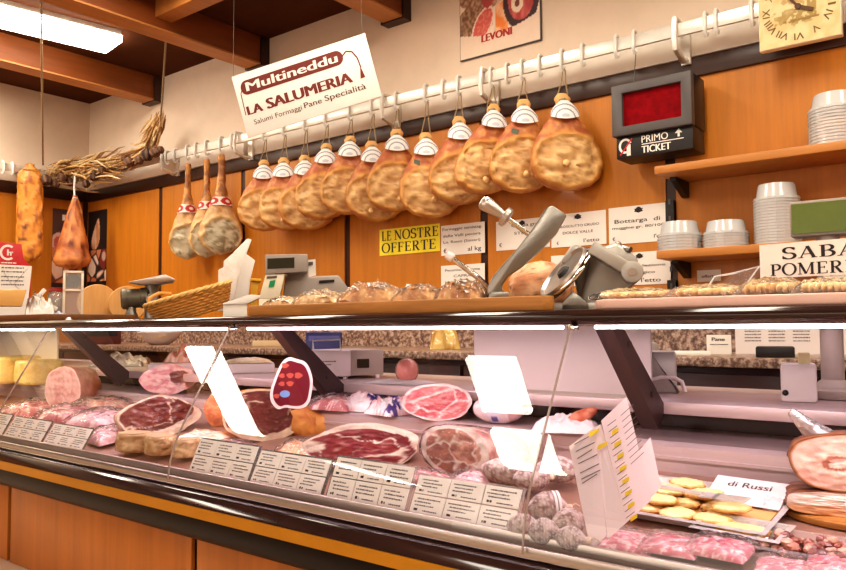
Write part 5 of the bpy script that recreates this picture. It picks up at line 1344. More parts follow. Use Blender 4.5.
# wrapped loaves on the long board
def loaf(px, Y, w, d, h, label, sd, z, cols, cr=.5, name='wrapped_bread_pack', rz=None, group='bread in crinkled plastic on the long board'):
    p = PY(px, 300, Y); p.z = z; s_ = SC(px, Y)
    r = root(name, p, label, 'bread pack', group, face_rz(p) * .5 if rz is None else rz)
    W_, D_, H_ = w * s_, d * s_, h * s_ * .85
    b = MB(); pillow(b, W_ * .94, D_ * .94, H_ * .86, sd, lambda x, y, q, r__, k: mixc(cols[0], cols[1], smooth(-.3, .4, q + .3 * math.sin(12 * x + 4 * y + sd))), 30, .4); b.build('bread', vdry, r, smooth=60)
    b = MB(); wh = C(246, 238, 226)
    def fn(u, v):
        x, y = u * 2 - 1, v * 2 - 1; k = max(0, 1 - abs(x) ** 3) ** .5 * max(0, 1 - abs(y) ** 3) ** .5
        q = fbm(x * 2, y * 2, sd + 5, 2.2, 4); return Vector((x * W_ / 2 * 1.05, y * D_ / 2, .002 + H_ * k * (1 + cr * .5 * q)))
    b.grid(fn, 36, 30); b.build('plastic_wrap', bagfilm, r, smooth=25)
    # crinkled gathers of the bag
    b = MB(); rr = random.Random(sd * 10)
    for i in range(9):
        x = rr.uniform(-.4, .4) * W_; y = rr.uniform(-.5, -.1) * D_; l = rr.uniform(.15, .3) * W_; a = rr.uniform(-.6, .6)
        def gf(u, v, x=x, y=y, l=l, a=a, i=i):
            t = u * 2 - 1; kx = max(0, 1 - (2 * x / W_) ** 2) ** .5; ky = max(0, 1 - (2 * y / D_) ** 2) ** .5
            return Vector((x + t * l * .5 * math.cos(a) - (v - .5) * .012 * math.sin(a), y + t * l * .3 * math.sin(a) + (v - .5) * .010, H_ * kx * ky * 1.06 + .004 * (1 - t * t) + .003 * nz(t * 3, i, sd)))
        b.grid(gf, 8, 3)
    b.build('bag_fold', M('bag_white', C(255, 250, 244), .25, coat=.8), r, smooth=60)
    return r
BR = (C(232, 180, 120), C(196, 132, 76)); BL = (C(244, 212, 166), C(220, 174, 120))
loaf(287, 1.29, 34, 40, 10, 'small wrapped roll at the left end of the long board', 1.3, BZ, BL)
loaf(322, 1.30, 46, 44, 16, 'crinkled bag of bread second from the left on the long board', 2.7, BZ, BL, .7)
loaf(374, 1.31, 60, 50, 22, 'largest wrapped loaf on the long board, below the yellow notice', 3.9, BZ, BR, .6)
loaf(420, 1.28, 46, 44, 18, 'wrapped bread right of the largest loaf on the long board', 5.1, BZ, BR, .7)
loaf(463, 1.30, 46, 46, 22, 'wrapped bread touching the foot of the ham clamp', 6.8, BZ, BR, .5)
# biscuit packs at the right
def biscuits(px, Y, w, h, label, sd, n):
    p = PY(px, 300, Y); p.z = MZ; s_ = SC(px, Y); W_, H_ = w * s_, h * s_
    r = root('biscuit_pack', p, label, 'biscuits', 'clear packs of pale biscuits', 0)
    for k in range(n):
        x = -W_ * .44 + W_ * .88 * (k + .5) / n; b = MB(); c_ = rnd.choice([C(234, 202, 146), C(222, 184, 124), C(240, 214, 166)])
        b.ball((0, 0, 0), 1, 14, c_, sx=W_ * .44 / n * 1.15, sy=.05, sz=H_ * .42, amp=.12, sd=sd + k)
        o = b.build('biscuit', vdry, r, smooth=60); o.location = (x, 0, H_ * .46); o.rotation_euler = (0, .3 + rnd.uniform(-.1, .1), 0)
    b = MB()
    def fn(u, v):
        x, y = u * 2 - 1, v * 2 - 1; k = max(0, 1 - abs(x) ** 4) ** .5 * max(0, 1 - abs(y) ** 4) ** .5
        return Vector((x * W_ / 2 * 1.04, y * .075, .001 + H_ * k * (1.02 + .2 * fbm(x * 3, y * 2, sd, 2))))
    b.grid(fn, 36, 20); b.build('plastic_wrap', film, r, smooth=25)
biscuits(640, 1.27, 76, 10, 'low clear pack of pale biscuits in front of the meat slicer', 1.1, 9)
biscuits(712, 1.27, 66, 12, 'clear pack of pale biscuits in the middle of the pink slab', 2.9, 8)
biscuits(775, 1.27, 54, 16, 'taller clear biscuit pack under the opening hours sign', 4.2, 8)
biscuits(832, 1.27, 54, 15, 'clear biscuit pack at the right photo edge on the pink slab', 6.2, 8)
# crumpled empty bag
p = PY(728, 300, 1.36); p.z = MZ; s_ = SC(728, 1.36)
r = root('clear_bag', p, 'upright clear empty bag end standing behind the biscuit packs', 'bag', None, face_rz(p))
b = MB(); b.grid(lambda u, v: Vector(((-24 + 44 * u + 12 * v) * s_, .02 * math.sin(u * 5) + .02 * v, (6 + (22 + 4 * u) * v * min(1, .35 + u * 1.4)) * s_ - 5.5 * s_ * (1 - v))), 16, 10); b.build('plastic', film, r, smooth=40)
b = MB(); b.tube([(-24 * s_, .0, 4 * s_), (-12 * s_, .02, 24 * s_), (6 * s_, .03, 27 * s_), (30 * s_, .02, 33 * s_), (12 * s_, .01, 8 * s_)], .0018, 6); b.build('folded_edge', tubs, r)

# ham clamp on the board
r, L, s_ = bill('ham_clamp', 500, 1.33, 'grey metal ham clamp with slanting arm and turned screw handle on the long board', 'ham clamp', z=BZ)
Z3 = lambda x, y: L(420 + x / 3.525, 180 + y / 3.525)
left = [(250, 436), (236, 420), (240, 395), (258, 358), (300, 310), (350, 255), (400, 190), (448, 118), (470, 110)]
right = [(520, 146), (484, 210), (424, 272), (362, 326), (312, 357), (290, 392), (300, 436)]
b = MB(); b.prism([Z3(*q) for q in left + right], -.014, .014); b.build('arm', alu, r, bevel=.004)
zb = 0
b = MB(); b.prism([(Z3(240, 430)[0], 0), (Z3(320, 430)[0], 0), (Z3(312, 430)[0], .016), (Z3(250, 430)[0], .016)], -.05, .05); b.build('foot', alu, r, bevel=.003)
def P3(x, y, d=0): q = Z3(x, y); return Vector((q[0], d, q[1]))
a, c = P3(222, 92, -.02), P3(306, 150, -.02); d = (c - a).normalized(); mt = d.to_track_quat('Z', 'Y').to_matrix(); l = (c - a).length
b = MB(); b.lathe([(0, -.002), (.011, 0), (.0155, .005), (.016, .014), (.0125, l * .6), (.009, l * .85), (.009, l)], 20, a, mt); b.lathe([(.012, l * .88), (.021, l * .93), (.021, l * 1.08), (.014, l * 1.14)], 20, a, mt); b.build('screw_handle', steel, r)
b = MB(); b.cyl(c, P3(440, 250, -.0), .0055, None, 12); b.build('screw', chrome, r)
a, c = P3(97, 273, .03), P3(200, 352, .03)
b = MB(); b.cyl(a + (c - a) * .08, c, .0062, None, 12); b.tube([c, P3(250, 400, .02), P3(285, 428, .01)], .006, 8); b.build('spike', chrome, r)
d = (c - a).normalized(); b = MB(); b.lathe([(0, -.004), (.008, -.003), (.0095, .003), (.0095, .012), (.007, .014)], 16, a, d.to_track_quat('Z', 'Y').to_matrix()); b.build('spike_knob', white_plastic, r)

# round cured joint left of the slicer
p = PY(541, 300, 1.66); p.z = TZ; s_ = SC(541, 1.66)
r = root('cured_joint', p, 'large pale brown rounded joint of meat lying between the clamp and the slicer blade', 'cured meat', None, face_rz(p))
b = MB()
def cj(u, v):
    a = 2 * PI * u; q = math.sin(PI * min(1, .02 + v)) ** .6 if v < .5 else (max(0, 1 - ((v - .5) / .5) ** 2.4)) ** .5
    n = fbm(math.cos(a), math.sin(a), v * 2, 2, 4)
    return (Vector((32 * s_ * q * math.cos(a) * (1 + .06 * n), .055 * q * math.sin(a), 54 * s_ * v * (1 + .04 * n))), mixc(mixc(C(232, 180, 138), C(208, 142, 100), smooth(-.3, .4, n)), C(150, 90, 56), smooth(.3, .6, fbm(math.cos(a), math.sin(a), v * 2, 5))))
b.grid(cj, 40, 36, True); b.build('meat', vham, r, smooth=60)

# meat slicer
r, L, s_ = bill('meat_slicer', 590, 1.50, 'grey cast metal meat slicer with tilted round steel blade standing on the counter', 'meat slicer')
def V3(x, y, d=0): q = Z3(x, y); return Vector((q[0], d, q[1]))
Z3 = lambda x, y: L(420 + x / 3.525, 180 + y / 3.525)
# blade: disc seen obliquely
c = V3(520, 352, -.02); ax_ = Vector((.62, -.55, .5)).normalized()
maj = (V3(602, 262) - V3(440, 446)).length / 2
major = (V3(602, 262) - V3(440, 446)).normalized(); nrm = (Vector((0, -1, 0)) * .3 - Vector((major.z, 0, -major.x)) * .9).normalized()
mt = Matrix((major, nrm.cross(major), nrm)).transposed()
b = MB(); b.lathe([(0, .004), (maj * .8, .004), (maj, .0), (maj * .8, -.004), (0, -.004)], 56, c, mt); bl_ = b.build('blade', M('blade_steel', C(120, 116, 114), .18, metal=1), r, smooth=20)
b = MB(); b.lathe([(maj * .94, .002), (maj * .97, .006), (maj * 1.01, .002), (maj * 1.01, -.003), (maj * .94, -.004)], 56, c, mt); b.build('blade_edge', chrome, bl_)
b = MB(); b.lathe([(maj * .8, .006), (maj * .86, .012), (maj * .9, .012), (maj * .93, .006)], 56, c, mt); b.build('blade_ring', steel, bl_)
b = MB(); b.lathe([(0, .014), (maj * .16, .014), (maj * .22, .006), (maj * .55, .005)], 30, c, mt); b.build('blade_hub', black_plastic, bl_)
b = MB(); b.prism([Z3(*q) for q in ((498, 300), (540, 240), (560, 238), (600, 262), (600, 420), (560, 440), (540, 330))], .02, .05); b.build('blade_guard', grey_paint, r, bevel=.006)
b = MB(); b.prism([Z3(*q) for q in ((596, 270), (600, 320), (570, 440), (600, 470), (690, 420), (755, 395), (770, 300), (700, 240))], -.01, .09); b.build('motor_housing', grey_paint, r, bevel=.01)
a, c2 = V3(604, 262, -.035), V3(738, 350, -.035); d = c2 - a; l = d.length; dn = d.normalized(); mt = Matrix((dn, Vector((0, 1, 0)), dn.cross(Vector((0, 1, 0))))).transposed()
b = MB(); b.obox((a + c2) / 2 + Vector((.002, 0, 0)), (l, .05, .028), mt); b.build('carriage_arm', grey_paint, r, bevel=.005)
b = MB(); b.cyl(V3(742, 352, -.062), V3(742, 352, .06), 10.5 * s_, None, 28); ap = b.build('arm_pivot', grey_paint, r, bevel=.003)
b = MB(); b.cyl(V3(742, 352, -.064), V3(742, 352, -.06), 4 * s_, None, 12); b.build('pivot_bolt', steel, ap)
b = MB(); b.tube([V3(690, 268, .02), V3(705, 258, .02), V3(722, 262, .0), V3(742, 270, -.01)], .007, 8); b.ball(V3(702, 247, .02), .009, 10); b.build('clamp_lever', alu, r)
b = MB(); b.prism([Z3(*q) for q in ((505, 456), (545, 412), (600, 462), (600, 480), (505, 480))], -.06, -.02); b.build('catch_plate', alu, r, bevel=.002)
b = MB(); x_a, x_b = Z3(470, 480)[0], Z3(760, 480)[0]; b.box(x_a, x_b, -.06, .1, 0, .022); b.build('base', grey_paint, r, bevel=.006)

# till / price printer
r, L, s_ = bill('shop_till', 300, 1.62, 'grey shop till with a dark display and green button standing left on the counter', 'till', z=TZ, extra=.0)
B = lambda x, y: L(255 + x / 5.64, 250 + y / 5.64)
b = MB(); b.prism([B(*q) for q in ((175, 140), (300, 60), (300, 170), (470, 160), (530, 240), (530, 420), (140, 420))], .0, .11); b.build('body', lgrey_plastic, r, bevel=.006)
b = MB(); b.prism([B(*q) for q in ((62, 55), (295, 50), (296, 150), (64, 165))], -.055, .0); hd = b.build('display_head', lgrey_plastic, r, bevel=.004)
b = MB(); b.prism([B(*q) for q in ((76, 78), (222, 70), (222, 128), (76, 135))], -.0565, -.05); b.build('display', dark_screen, hd)
b = MB(); b.prism([B(*q) for q in ((66, 165), (172, 160), (140, 300), (30, 300))], -.05, .02); b.prism([B(*q) for q in ((30, 300), (140, 300), (140, 420), (30, 420))], -.05, .02); kp = b.build('keypad', cream_plastic, r, bevel=.003)
b = MB(); b.prism([B(*q) for q in ((90, 200), (120, 195), (112, 232), (82, 236))], -.053, -.05); b.build('green_key', M('green_key', C(30, 150, 96), .4), kp)
b = MB(); b.prism([B(*q) for q in ((74, 176), (128, 172), (126, 184), (72, 188))], -.0525, -.05); b.build('key_row', grey_plastic, kp)
b = MB(); b.prism([B(*q) for q in ((360, 192), (446, 186), (446, 200), (360, 208))], -.003, .002); b.build('paper_slot', black_plastic, r)
b = MB(); b.prism([B(*q) for q in ((290, 72), (340, 66), (344, 160), (292, 172))], .02, .022); b.build('receipt', paper, r)
b = MB(); b.prism([B(*q) for q in ((300, 84), (326, 82), (326, 100), (300, 104))], .0175, .02); b.build('receipt_mark', grey_plastic, r)

# wicker basket
p = PY(192, 310, 1.42); p.z = TZ; s_ = SC(192, 1.42)
r = root('wicker_basket', p, 'shallow oval wicker basket tilted up at its right end, left on the counter', 'basket', None, face_rz(p) + .1, None)
Wb, Db, Hb = 42 * s_, .1, 27 * s_
tiltm = Matrix.Translation((0, 0, Hb * .5)) @ Matrix.Rotation(-.3, 4, 'Y')
b = MB(); b.x = tiltm
NS = 44; rows = 9
def bp(a, t): k = .72 + .28 * t ** .7; return Vector((Wb * k * math.cos(a), Db * k * math.sin(a), -Hb * .35 + Hb * .8 * t))
for j in range(rows):
    t = j / (rows - 1)
    pts = [bp(2 * PI * i / (NS * 2), t) * 1 + Vector((math.cos(2 * PI * i / (NS * 2)), math.sin(2 * PI * i / (NS * 2)), 0)) * (.003 * (1 if (i // 2 + j) % 2 else -1)) for i in range(NS * 2)]
    b.tube(pts, Hb * .055, 5, closed=True)
b.grid(lambda u, v: Vector((Wb * .72 * v * math.cos(2 * PI * u), Db * .72 * v * math.sin(2 * PI * u), -Hb * .36)), 30, 3, True)
b.v = [Vector((v.x, v.y, max(v.z, .001))) for v in b.v]
b.build('woven_body', basket_mat, r)
b = MB(); b.x = tiltm
for ph in range(3): b.tube([bp(2 * PI * i / 60, 1.03) + Vector((math.cos(i * 1.2 + ph * 2.1) * .004 * math.cos(2 * PI * i / 60), math.cos(i * 1.2 + ph * 2.1) * .004 * math.sin(2 * PI * i / 60), math.sin(i * 1.2 + ph * 2.1) * .004)) for i in range(60)], .0045, 6, closed=True)
b.build('braided_rim', M('wicker_pale', C(226, 178, 104), .55, nscale=40, namt=.2), r)
b = MB(); b.x = tiltm; b.tube([bp(2.2 - .35, 1) , bp(2.2 - .3, 1) + Vector((0, 0, .018)), bp(2.2, 1) + Vector((0, 0, .03)), bp(2.2 + .4, 1) + Vector((0, 0, .022)), bp(2.2 + .5, 1)], .006, 8); b.build('handle', basket_mat, r)

# mincer
r, L, s_ = bill('meat_mincer', 150, 1.56, 'small grey electric meat mincer with a steel feed tray behind the basket', 'mincer')
B = lambda x, y: L(110 + x / 5.64, 240 + y / 5.64)
def B3(x, y, d=0): q = B(x, y); return Vector((q[0], d, q[1]))
b = MB(); a, c = B3(70, 350), B3(215, 340); l = (c - a).length; R_ = 58 / 5.64 * s_; b.lathe([(R_ * .8, 0), (R_, l * .06), (R_, l * .22), (R_ * .92, l * .24), (R_ * .92, l * .7), (R_, l * .72), (R_, l * .95), (R_ * .7, l)], 28, a, (c - a).to_track_quat('Z', 'Y').to_matrix()); b.build('motor', M('mincer_grey', C(112, 104, 88), .4, metal=.3, nscale=20, namt=.15), r)
b = MB(); b.lathe([(.0, 0), (.03, 0), (.028, .01), (.017, .035), (.016, .07)], 20, Vector((B(125, 420)[0], 0, 0))); b.build('foot', alu, r)
b = MB(); q0, q1 = B3(235, 430), B3(235, 265); b.lathe([(.028, 0), (.026, q1.z * .5), (.02, q1.z * .75), (.03, q1.z)], 22, Vector((q0.x, 0, 0))); b.cyl(B3(225, 360, -.0), B3(232, 352, -.07), .024, .02, 18); b.build('throat', alu, r)
b = MB(); pts = [B(*q) for q in ((110, 258), (300, 212), (356, 240), (350, 252), (250, 270), (180, 272))]; b.prism(pts, -.06, .06); b.build('feed_tray', steel, r, bevel=.002)
# white bag standing
r, L, s_ = bill('crumpled_paper', 237, 1.66, 'tall crumpled white paper leaning up between the basket and the till', 'paper')
B = lambda x, y: L(110 + x / 5.64, 240 + y / 5.64)
b = MB(); b.prism([B(*q) for q in ((690, 420), (700, 310), (720, 200), (690, 90), (770, 5), (795, 10), (765, 95), (815, 130), (790, 230), (770, 420))], .0, .012); b.build('rolled_sheet', paper, r, bevel=.004)
b = MB(); b.prism([B(*q) for q in ((610, 420), (612, 190), (640, 175), (640, 140), (690, 95), (720, 110), (730, 200), (706, 310), (690, 420))], -.02, -.008); b.build('crumpled_sheet', M('paper_warm', C(236, 222, 212), .8, nscale=30, namt=.08, bump=.8, bscale=24), r, bevel=.003)
r, L, s_ = bill('white_box', 243, 1.30, 'white folded cardboard box at the left end of the long board', 'box')
b = MB(); B = lambda x, y: L(110 + x / 5.64, 240 + y / 5.64)
b.prism([B(*q) for q in ((640, 385), (770, 375), (775, 500), (640, 500))], -.0, .09); b.build('box_body', paper, r, bevel=.002)
b = MB(); b.prism([B(*q) for q in ((638, 384), (640, 376), (790, 326), (846, 330), (840, 345), (772, 378))], -.004, .1); b.build('flap', paper, r, bevel=.001)
r, L, s_ = bill('yellow_tray', 253, 1.74, 'small yellow tray behind the white box beside the till', 'tray')
b = MB(); B = lambda x, y: L(110 + x / 5.64, 240 + y / 5.64)
b.prism([B(*q) for q in ((775, 236), (850, 240), (850, 256), (775, 252))], -.04, .04); b.prism([B(*q) for q in ((790, 250), (840, 254), (830, 300), (830, 470), (795, 470), (795, 300))], -.03, .03); b.build('tray_body', M('yellow_plastic', C(232, 178, 52), .4), r, bevel=.002)

# ---- left end of the counter
x0 = PY(-40, 312, 1.18).x; x1 = PY(47, 312, 1.18).x
b = MB(); b.box(x0, x1, 1.175, 1.5, TZ, TZ + .022); soloW('cheese_board', b, M('dark_board', C(120, 74, 36), .5, nscale=5, namt=.3, stretch=(.8, 12, 12)), 'dark wooden board under the cheese at the left photo edge', 'board', bevel=.003)
CZ = TZ + .0225
r, L, s_ = bill('cheese_wedge', 10, 1.30, 'pale orange cheese block on the dark board at the far left of the counter', 'cheese', z=CZ)
b = MB(); b.prism([L(*q) for q in ((-22, 308), (-22, 292), (24, 291), (20, 308))], 0, .09); b.build('block', M('cheese_orange', C(226, 176, 104), .5, nscale=10, namt=.08), r, bevel=.004)
r, L, s_ = bill('leaflet', 8, 1.44, 'white printed leaflet standing behind the orange cheese block', 'leaflet', z=CZ)
b = MB(); b.prism([(L(-20, 0)[0], 0), L(-20, 266), L(28, 267), (L(24, 0)[0], 0)], 0, .002); b.build('sheet', paper, r)
b = MB(); rr = random.Random(5)
for yy in (270, 274, 279, 283, 287): q = L(1, yy); squiggle(b, q[0], q[1], 20 * s_, 1.4 * s_, -.001, rr)
for a_, c_ in (((12, 286), (24, 270)), ((12, 286), (18, 292)), ((2, 272), (10, 286))): b.add([(x, -.0012, z) for x, z in _st(L(*a_), L(*c_), .0012)], [(0, 1, 2, 3)])
b.build('print', ink_soft, r, smooth=0)
r, L, s_ = bill('red_sign', 6, 1.62, 'red sign with a round white letter emblem, cut by the left photo edge', 'sign', z=TZ)
b = MB(); b.prism([(L(-24, 0)[0], 0), L(-24, 242), L(18, 245), L(20, 259), L(27, 268), (L(27, 0)[0], 0)], 0, .004); b.build('board', red_plastic, r, bevel=.001)
b = MB()
for pl in _arc(0, 0, 6.2, 6.8, 50, 310, 2.2, 2.2, 20): b.add([(L(6, 254)[0] + a * s_, -.001, L(6, 254)[1] + c * s_) for a, c in pl], [(0, 1, 2, 3)])
for pl in (_st((0, -3), (0, 3), 1.6), _st((2.6, -3), (2.6, 1), 1.6), _st((0, .2), (4.6, .2), 1.4)): b.add([(L(6, 254)[0] + a * s_, -.001, L(6, 254)[1] + c * s_) for a, c in pl], [(0, 1, 2, 3)])
rr = random.Random(2); q = L(0, 265); squiggle(b, q[0], q[1], 14 * s_, 1.3 * s_, -.001, rr)
b.build('emblem', paper, r, smooth=0)
# foil bunch
p = PY(40, 305, 1.3); p.z = CZ; s_ = SC(40, 1.3)
r = root('foil_wrapped_cheese', p, 'crumpled silver white foil bundle at the right end of the dark board', 'cheese', None, face_rz(p))
b = MB(); pillow(b, 26 * s_, 26 * s_, 16 * s_, 3.3, lambda x, y, q, r__, k: mixc(C(240, 236, 230), C(120, 84, 62), smooth(.1, .5, q - .3 * x)), 24, .9); b.build('foil', vgloss, r, smooth=30)
b = MB(); b.x = Matrix.Translation((4 * s_, -.02, 12 * s_)) @ Matrix.Rotation(.5, 4, 'Y'); b.box(-13 * s_, 13 * s_, -.01, .012, -2.2 * s_, 2.2 * s_); b.x = Matrix.Translation((0, .02, 21 * s_)) @ Matrix.Rotation(-.9, 4, 'Y'); b.box(-10 * s_, 7 * s_, -.008, .008, -2 * s_, 2 * s_); b.build('folded_label', paper, r, bevel=.002)
# jar
p = PY(56, 305, 1.36); p.z = TZ; s_ = SC(56, 1.36)
r = root('glass_jar', p, 'small glass jar of brown preserves with red lid beside the clear card holder', 'jar')
b = MB(); R_ = 8 * s_; Hh = 33 * s_; b.lathe([(R_ * .9, 0), (R_, .004), (R_, Hh * .8), (R_ * .8, Hh * .86), (R_ * .8, Hh * .9)], 24); b.build('jar_body', clear, r)
b = MB(); b.lathe([(R_ * .88, .004), (R_ * .92, Hh * .72), (0, Hh * .72)], 20, (0, 0, 0), None, None, 0, lambda k, a: mixc(C(130, 84, 56), C(196, 168, 138), .5 + .5 * math.sin(a * 5 + k * 3))); b.build('preserves', vdry, r)
b = MB(); b.lathe([(R_ * .86, Hh * .9), (R_ * .88, Hh * 1.02), (0, Hh * 1.03)], 24); b.build('lid', M('jar_lid', C(150, 44, 34), .4), r)
# clear card holder with dark oval
r, L, s_ = bill('clear_card_holder', 73, 1.30, 'clear upright acrylic holder with a dark arched card, standing on the counter before the corner', 'card holder')
b = MB()
for q in ((63, 65.4, 274, 319), (79.6, 82, 274, 319), (63, 82, 273, 275.4), (63, 82, 291.5, 293.5)):
    a, c = L(q[0], q[2]), L(q[1], q[3]); b.box(a[0], c[0], -.01, .01, max(0, c[1]), a[1])
b.build('acrylic_frame', M('acrylic', C(232, 216, 196), .15, coat=.5), r, bevel=.001)
a, c = L(64, 274), L(81, 318); b = MB(); b.box(a[0], c[0], -.004, -.003, .004, a[1]); b.build('acrylic_sheet', clear, r)
b = MB(); cx_, cz_ = L(72.5, 283); b.prism([(cx_ + 7 * s_ * math.copysign(abs(math.cos(t)) ** .6, math.cos(t)), cz_ + 6 * s_ * math.sin(t)) for t in [2 * PI * k / 24 for k in range(24)]], -.002, .004); b.build('dark_card', ink, r)
b = MB(); b.box(-.035, .035, -.03, .03, 0, .006); b.build('acrylic_foot', whitemetal, r, bevel=.002)
p = PY(60, 316, 1.24); p.z = TZ; s_ = SC(60, 1.24)
b = MB(); pillow(b, 26 * s_, 14 * s_, 6 * s_, 5.2, lambda x, y, q, r__, k: mixc(C(240, 236, 240), C(170, 176, 214), smooth(.1, .5, q)), 20, .8)
solo('crumpled_wrapper', b, vgloss, 'small crumpled white wrapper at the foot of the glass jar', 'wrapper', p, .7)
# round wooden boards leaning at the back
for px, Y, R0, lb_ in ((97, 1.70, 19, 'round pale wooden board leaning up right of the clear holder'), (127, 1.77, 18, 'second round wooden board leaning behind the mincer, mostly hidden')):
    r, L, s_ = bill('round_wooden_board', px, Y, lb_, 'board', 'round wooden boards')
    R_ = R0 * s_; zc = L(px, 318)[1]
    b = MB(); b.lathe([(0, -.008), (R_ * .97, -.008), (R_, -.004), (R_, .006), (R_ * .97, .009), (0, .009)], 48, (0, 0, R_ + .001), Matrix.Rotation(PI / 2 - .12, 3, 'X'))
    b.build('disc', M('pale_wood', C(208, 152, 86), .5, nscale=5, namt=.15, stretch=(9, 1, 1)), r)

# ---- opening hours sign
r, L, s_ = bill('opening_hours_sign', 806, 1.50, 'white sign with the large words Sabato and Pomeriggio standing at the right counter end', 'sign', z=TZ, extra=-.35)
b = MB(); a, c = L(765, 248), L(908, 283); z1 = a[1]; z0 = c[1]; b.prism([(a[0], z0), (c[0], z0), (c[0], z1), (a[0], z1)], 0, .003); b.build('sheet', paper, r)
b = MB(); h_ = z1 - z0; w_ = c[0] - a[0]
put_serif(b, 'SABATO', a[0] + w_ * .15, z0 + h_ * .53, h_ * .34, -.001, w_ * .72); put_serif(b, 'POMERIGGIO', a[0] + w_ * .07, z0 + h_ * .06, h_ * .34, -.001, w_ * .84); b.build('lettering', ink, r, smooth=0)
b = MB(); b.box(a[0], c[0], .003, .05, 0, .004); b.box(a[0] + w_ * .4, a[0] + w_ * .6, .003, .006, 0, z0 + .02); b.build('stand', whitemetal, r)

# ------------------------------------------------------------------ on the serving shelf
SZ = 1.0672
p = PY(826, 400, 1.72); s_ = SC(826, 1.72); rz = face_rz(p)
r = root('shop_scale', (p.x, 1.80, SZ), 'tall shop scale with grey column and green display at the right edge', 'scale', None, rz - .15)
Rp = 10.5 * SC(826, 1.80)
b = MB(); b.lathe([(Rp * 1.9, .0), (Rp * 1.9, .012), (Rp * 1.3, .03), (Rp, .036), (Rp, .36)], 28, (0, 0, .0)); b.build('column', lgrey_plastic, r)
b = MB(); b.box(-.03, .22, -.1, .08, .0, .02); b.build('base', lgrey_plastic, r, bevel=.006)
s2 = SC(826, 1.80); zt = (331 - 207) * s2 + H - SZ; zb_ = (331 - 243) * s2 + H - SZ
b = MB(); b.box(-32 * s2, 60 * s2, -.03, .03, zb_, zt); dc = b.build('display_case', lgrey_plastic, r, bevel=.004)
b = MB(); b.box(-30 * s2, 57 * s2, -.033, -.029, zb_ + .006, zt - .006); b.build('display', green_screen, dc)
r, L, s_ = bill('white_canister', 797, 1.66, 'white square canister with pale cap standing left of the scale column', 'canister', z=SZ)
b = MB(); a, c = L(781, 370), L(813, 405); b.box(a[0], c[0], -.035, .035, 0, a[1]); b.build('body', white_plastic, r, bevel=.005)
b = MB(); a, c = L(797, 359), L(808, 371); b.box(a[0], c[0], -.012, .012, c[1] - .002, a[1]); b.build('cap', M('cap_cream', C(226, 210, 160), .5), r, bevel=.002)
b = MB(); b.ball((L(785, 398)[0], -.036, L(785, 398)[1]), .006, 10); b.build('tap', black_plastic, r)
r, L, s_ = bill('metal_box', 656, 1.70, 'grey metal box with a bent pipe on the shelf right of the support arm', 'box', z=SZ)
b = MB(); a, c = L(637, 362), L(675, 400); b.prism([L(637, 364), L(650, 357), L(674, 357), L(675, 399), (L(637, 0)[0], 0), (L(675, 0)[0], 0)][:4] + [(L(675, 0)[0], 0), (L(637, 0)[0], 0)], -.02, .07); b.build('housing', grey_paint, r, bevel=.004)
b = MB(); q = [L(648, 385), L(660, 382), L(672, 382), L(679, 386), L(682, 396)]; b.tube([(x, -.028, max(.004, z)) for x, z in q], .0045, 10); b.build('pipe', white_plastic, r)
r, L, s_ = bill('ham_slicer_head', 645, 1.84, 'grey machine part half hidden behind the right support arm', 'machine', z=SZ)
b = MB(); b.prism([L(*q) for q in ((632, 400), (632, 352), (645, 344), (658, 350), (660, 400))], 0, .05); b.build('body', lgrey_plastic, r, bevel=.008)
r, L, s_ = bill('white_bench_scale', 350, 1.64, 'white boxy bench scale on small feet left of the small tied meat', 'scale', z=SZ, extra=.3)
b = MB(); a, c = L(308, 354), L(349, 375); b.box(a[0], c[0], -.02, .16, .008, a[1]); b.build('body', white_plastic, r, bevel=.004)
b = MB(); a2, c2 = L(350, 354), L(384, 375); b.box(a2[0], c2[0], -.0, .17, .008, a2[1]); sb = b.build('side_body', M('warm_grey', C(186, 172, 160), .45), r, bevel=.003)
b = MB(); a3, c3 = L(357, 363), L(369, 372); b.box(a3[0], c3[0], -.002, .002, c3[1], a3[1]); b.build('display', dark_screen, sb)
b = MB(); rr = random.Random(3); q = L(318, 365); squiggle(b, q[0], q[1], 17 * s_, 1.2 * s_, -.0215, rr); squiggle(b, q[0], q[1] - 3 * s_, 12 * s_, 1.0 * s_, -.0215, rr); b.build('print', ink_soft, r, smooth=0)
b = MB()
for x in (a[0] + .02, c[0] - .012, c2[0] - .02): b.cyl((x, .0, 0), (x, .0, .01), .007, None, 10); b.cyl((x, .12, 0), (x, .12, .01), .007, None, 10)
b.build('foot', white_plastic, r)
b = MB(); q = [L(314, 352), L(314, 344), L(340, 343), L(341, 354)]; b.tube([(x, .0, z) for x, z in q], .003, 8); b.build('rail', whitemetal, r)
r, L, s_ = bill('blue_box', 324, 1.9, 'dark blue box behind the white bench scale', 'box', z=SZ)
b = MB(); a, c = L(306, 336), L(342, 395); b.box(a[0], c[0], -.02, .02, 0, a[1]); b.build('body', blue_plastic, r, bevel=.004)
b = MB(); b.box(a[0] + .01, c[0] - .01, -.021, -.018, a[1] - .03, a[1] - .012); b.build('label_strip', M('blue_pale', C(92, 96, 150), .5), r)
p = PY(407, 380, 1.62); s_ = SC(407, 1.62)
r = root('tied_roast', (p.x, 1.62, SZ + 12 * s_), 'small pink tied round of meat on a white sheet on the back shelf', 'cured meat', None, .7)
b = MB()
b.grid(lambda u, v: (Vector((11 * s_ * math.sin(PI * v) ** .5 * math.cos(2 * PI * u), (v * 2 - 1) * 15 * s_, 12 * s_ * math.sin(PI * v) ** .5 * math.sin(2 * PI * u))), mixc(C(230, 150, 140), C(200, 120, 80), smooth(.5, .8, v + .2 * fbm(u * 4, v * 3, 1)))), 30, 30, True); b.build('meat', vmeat, r)
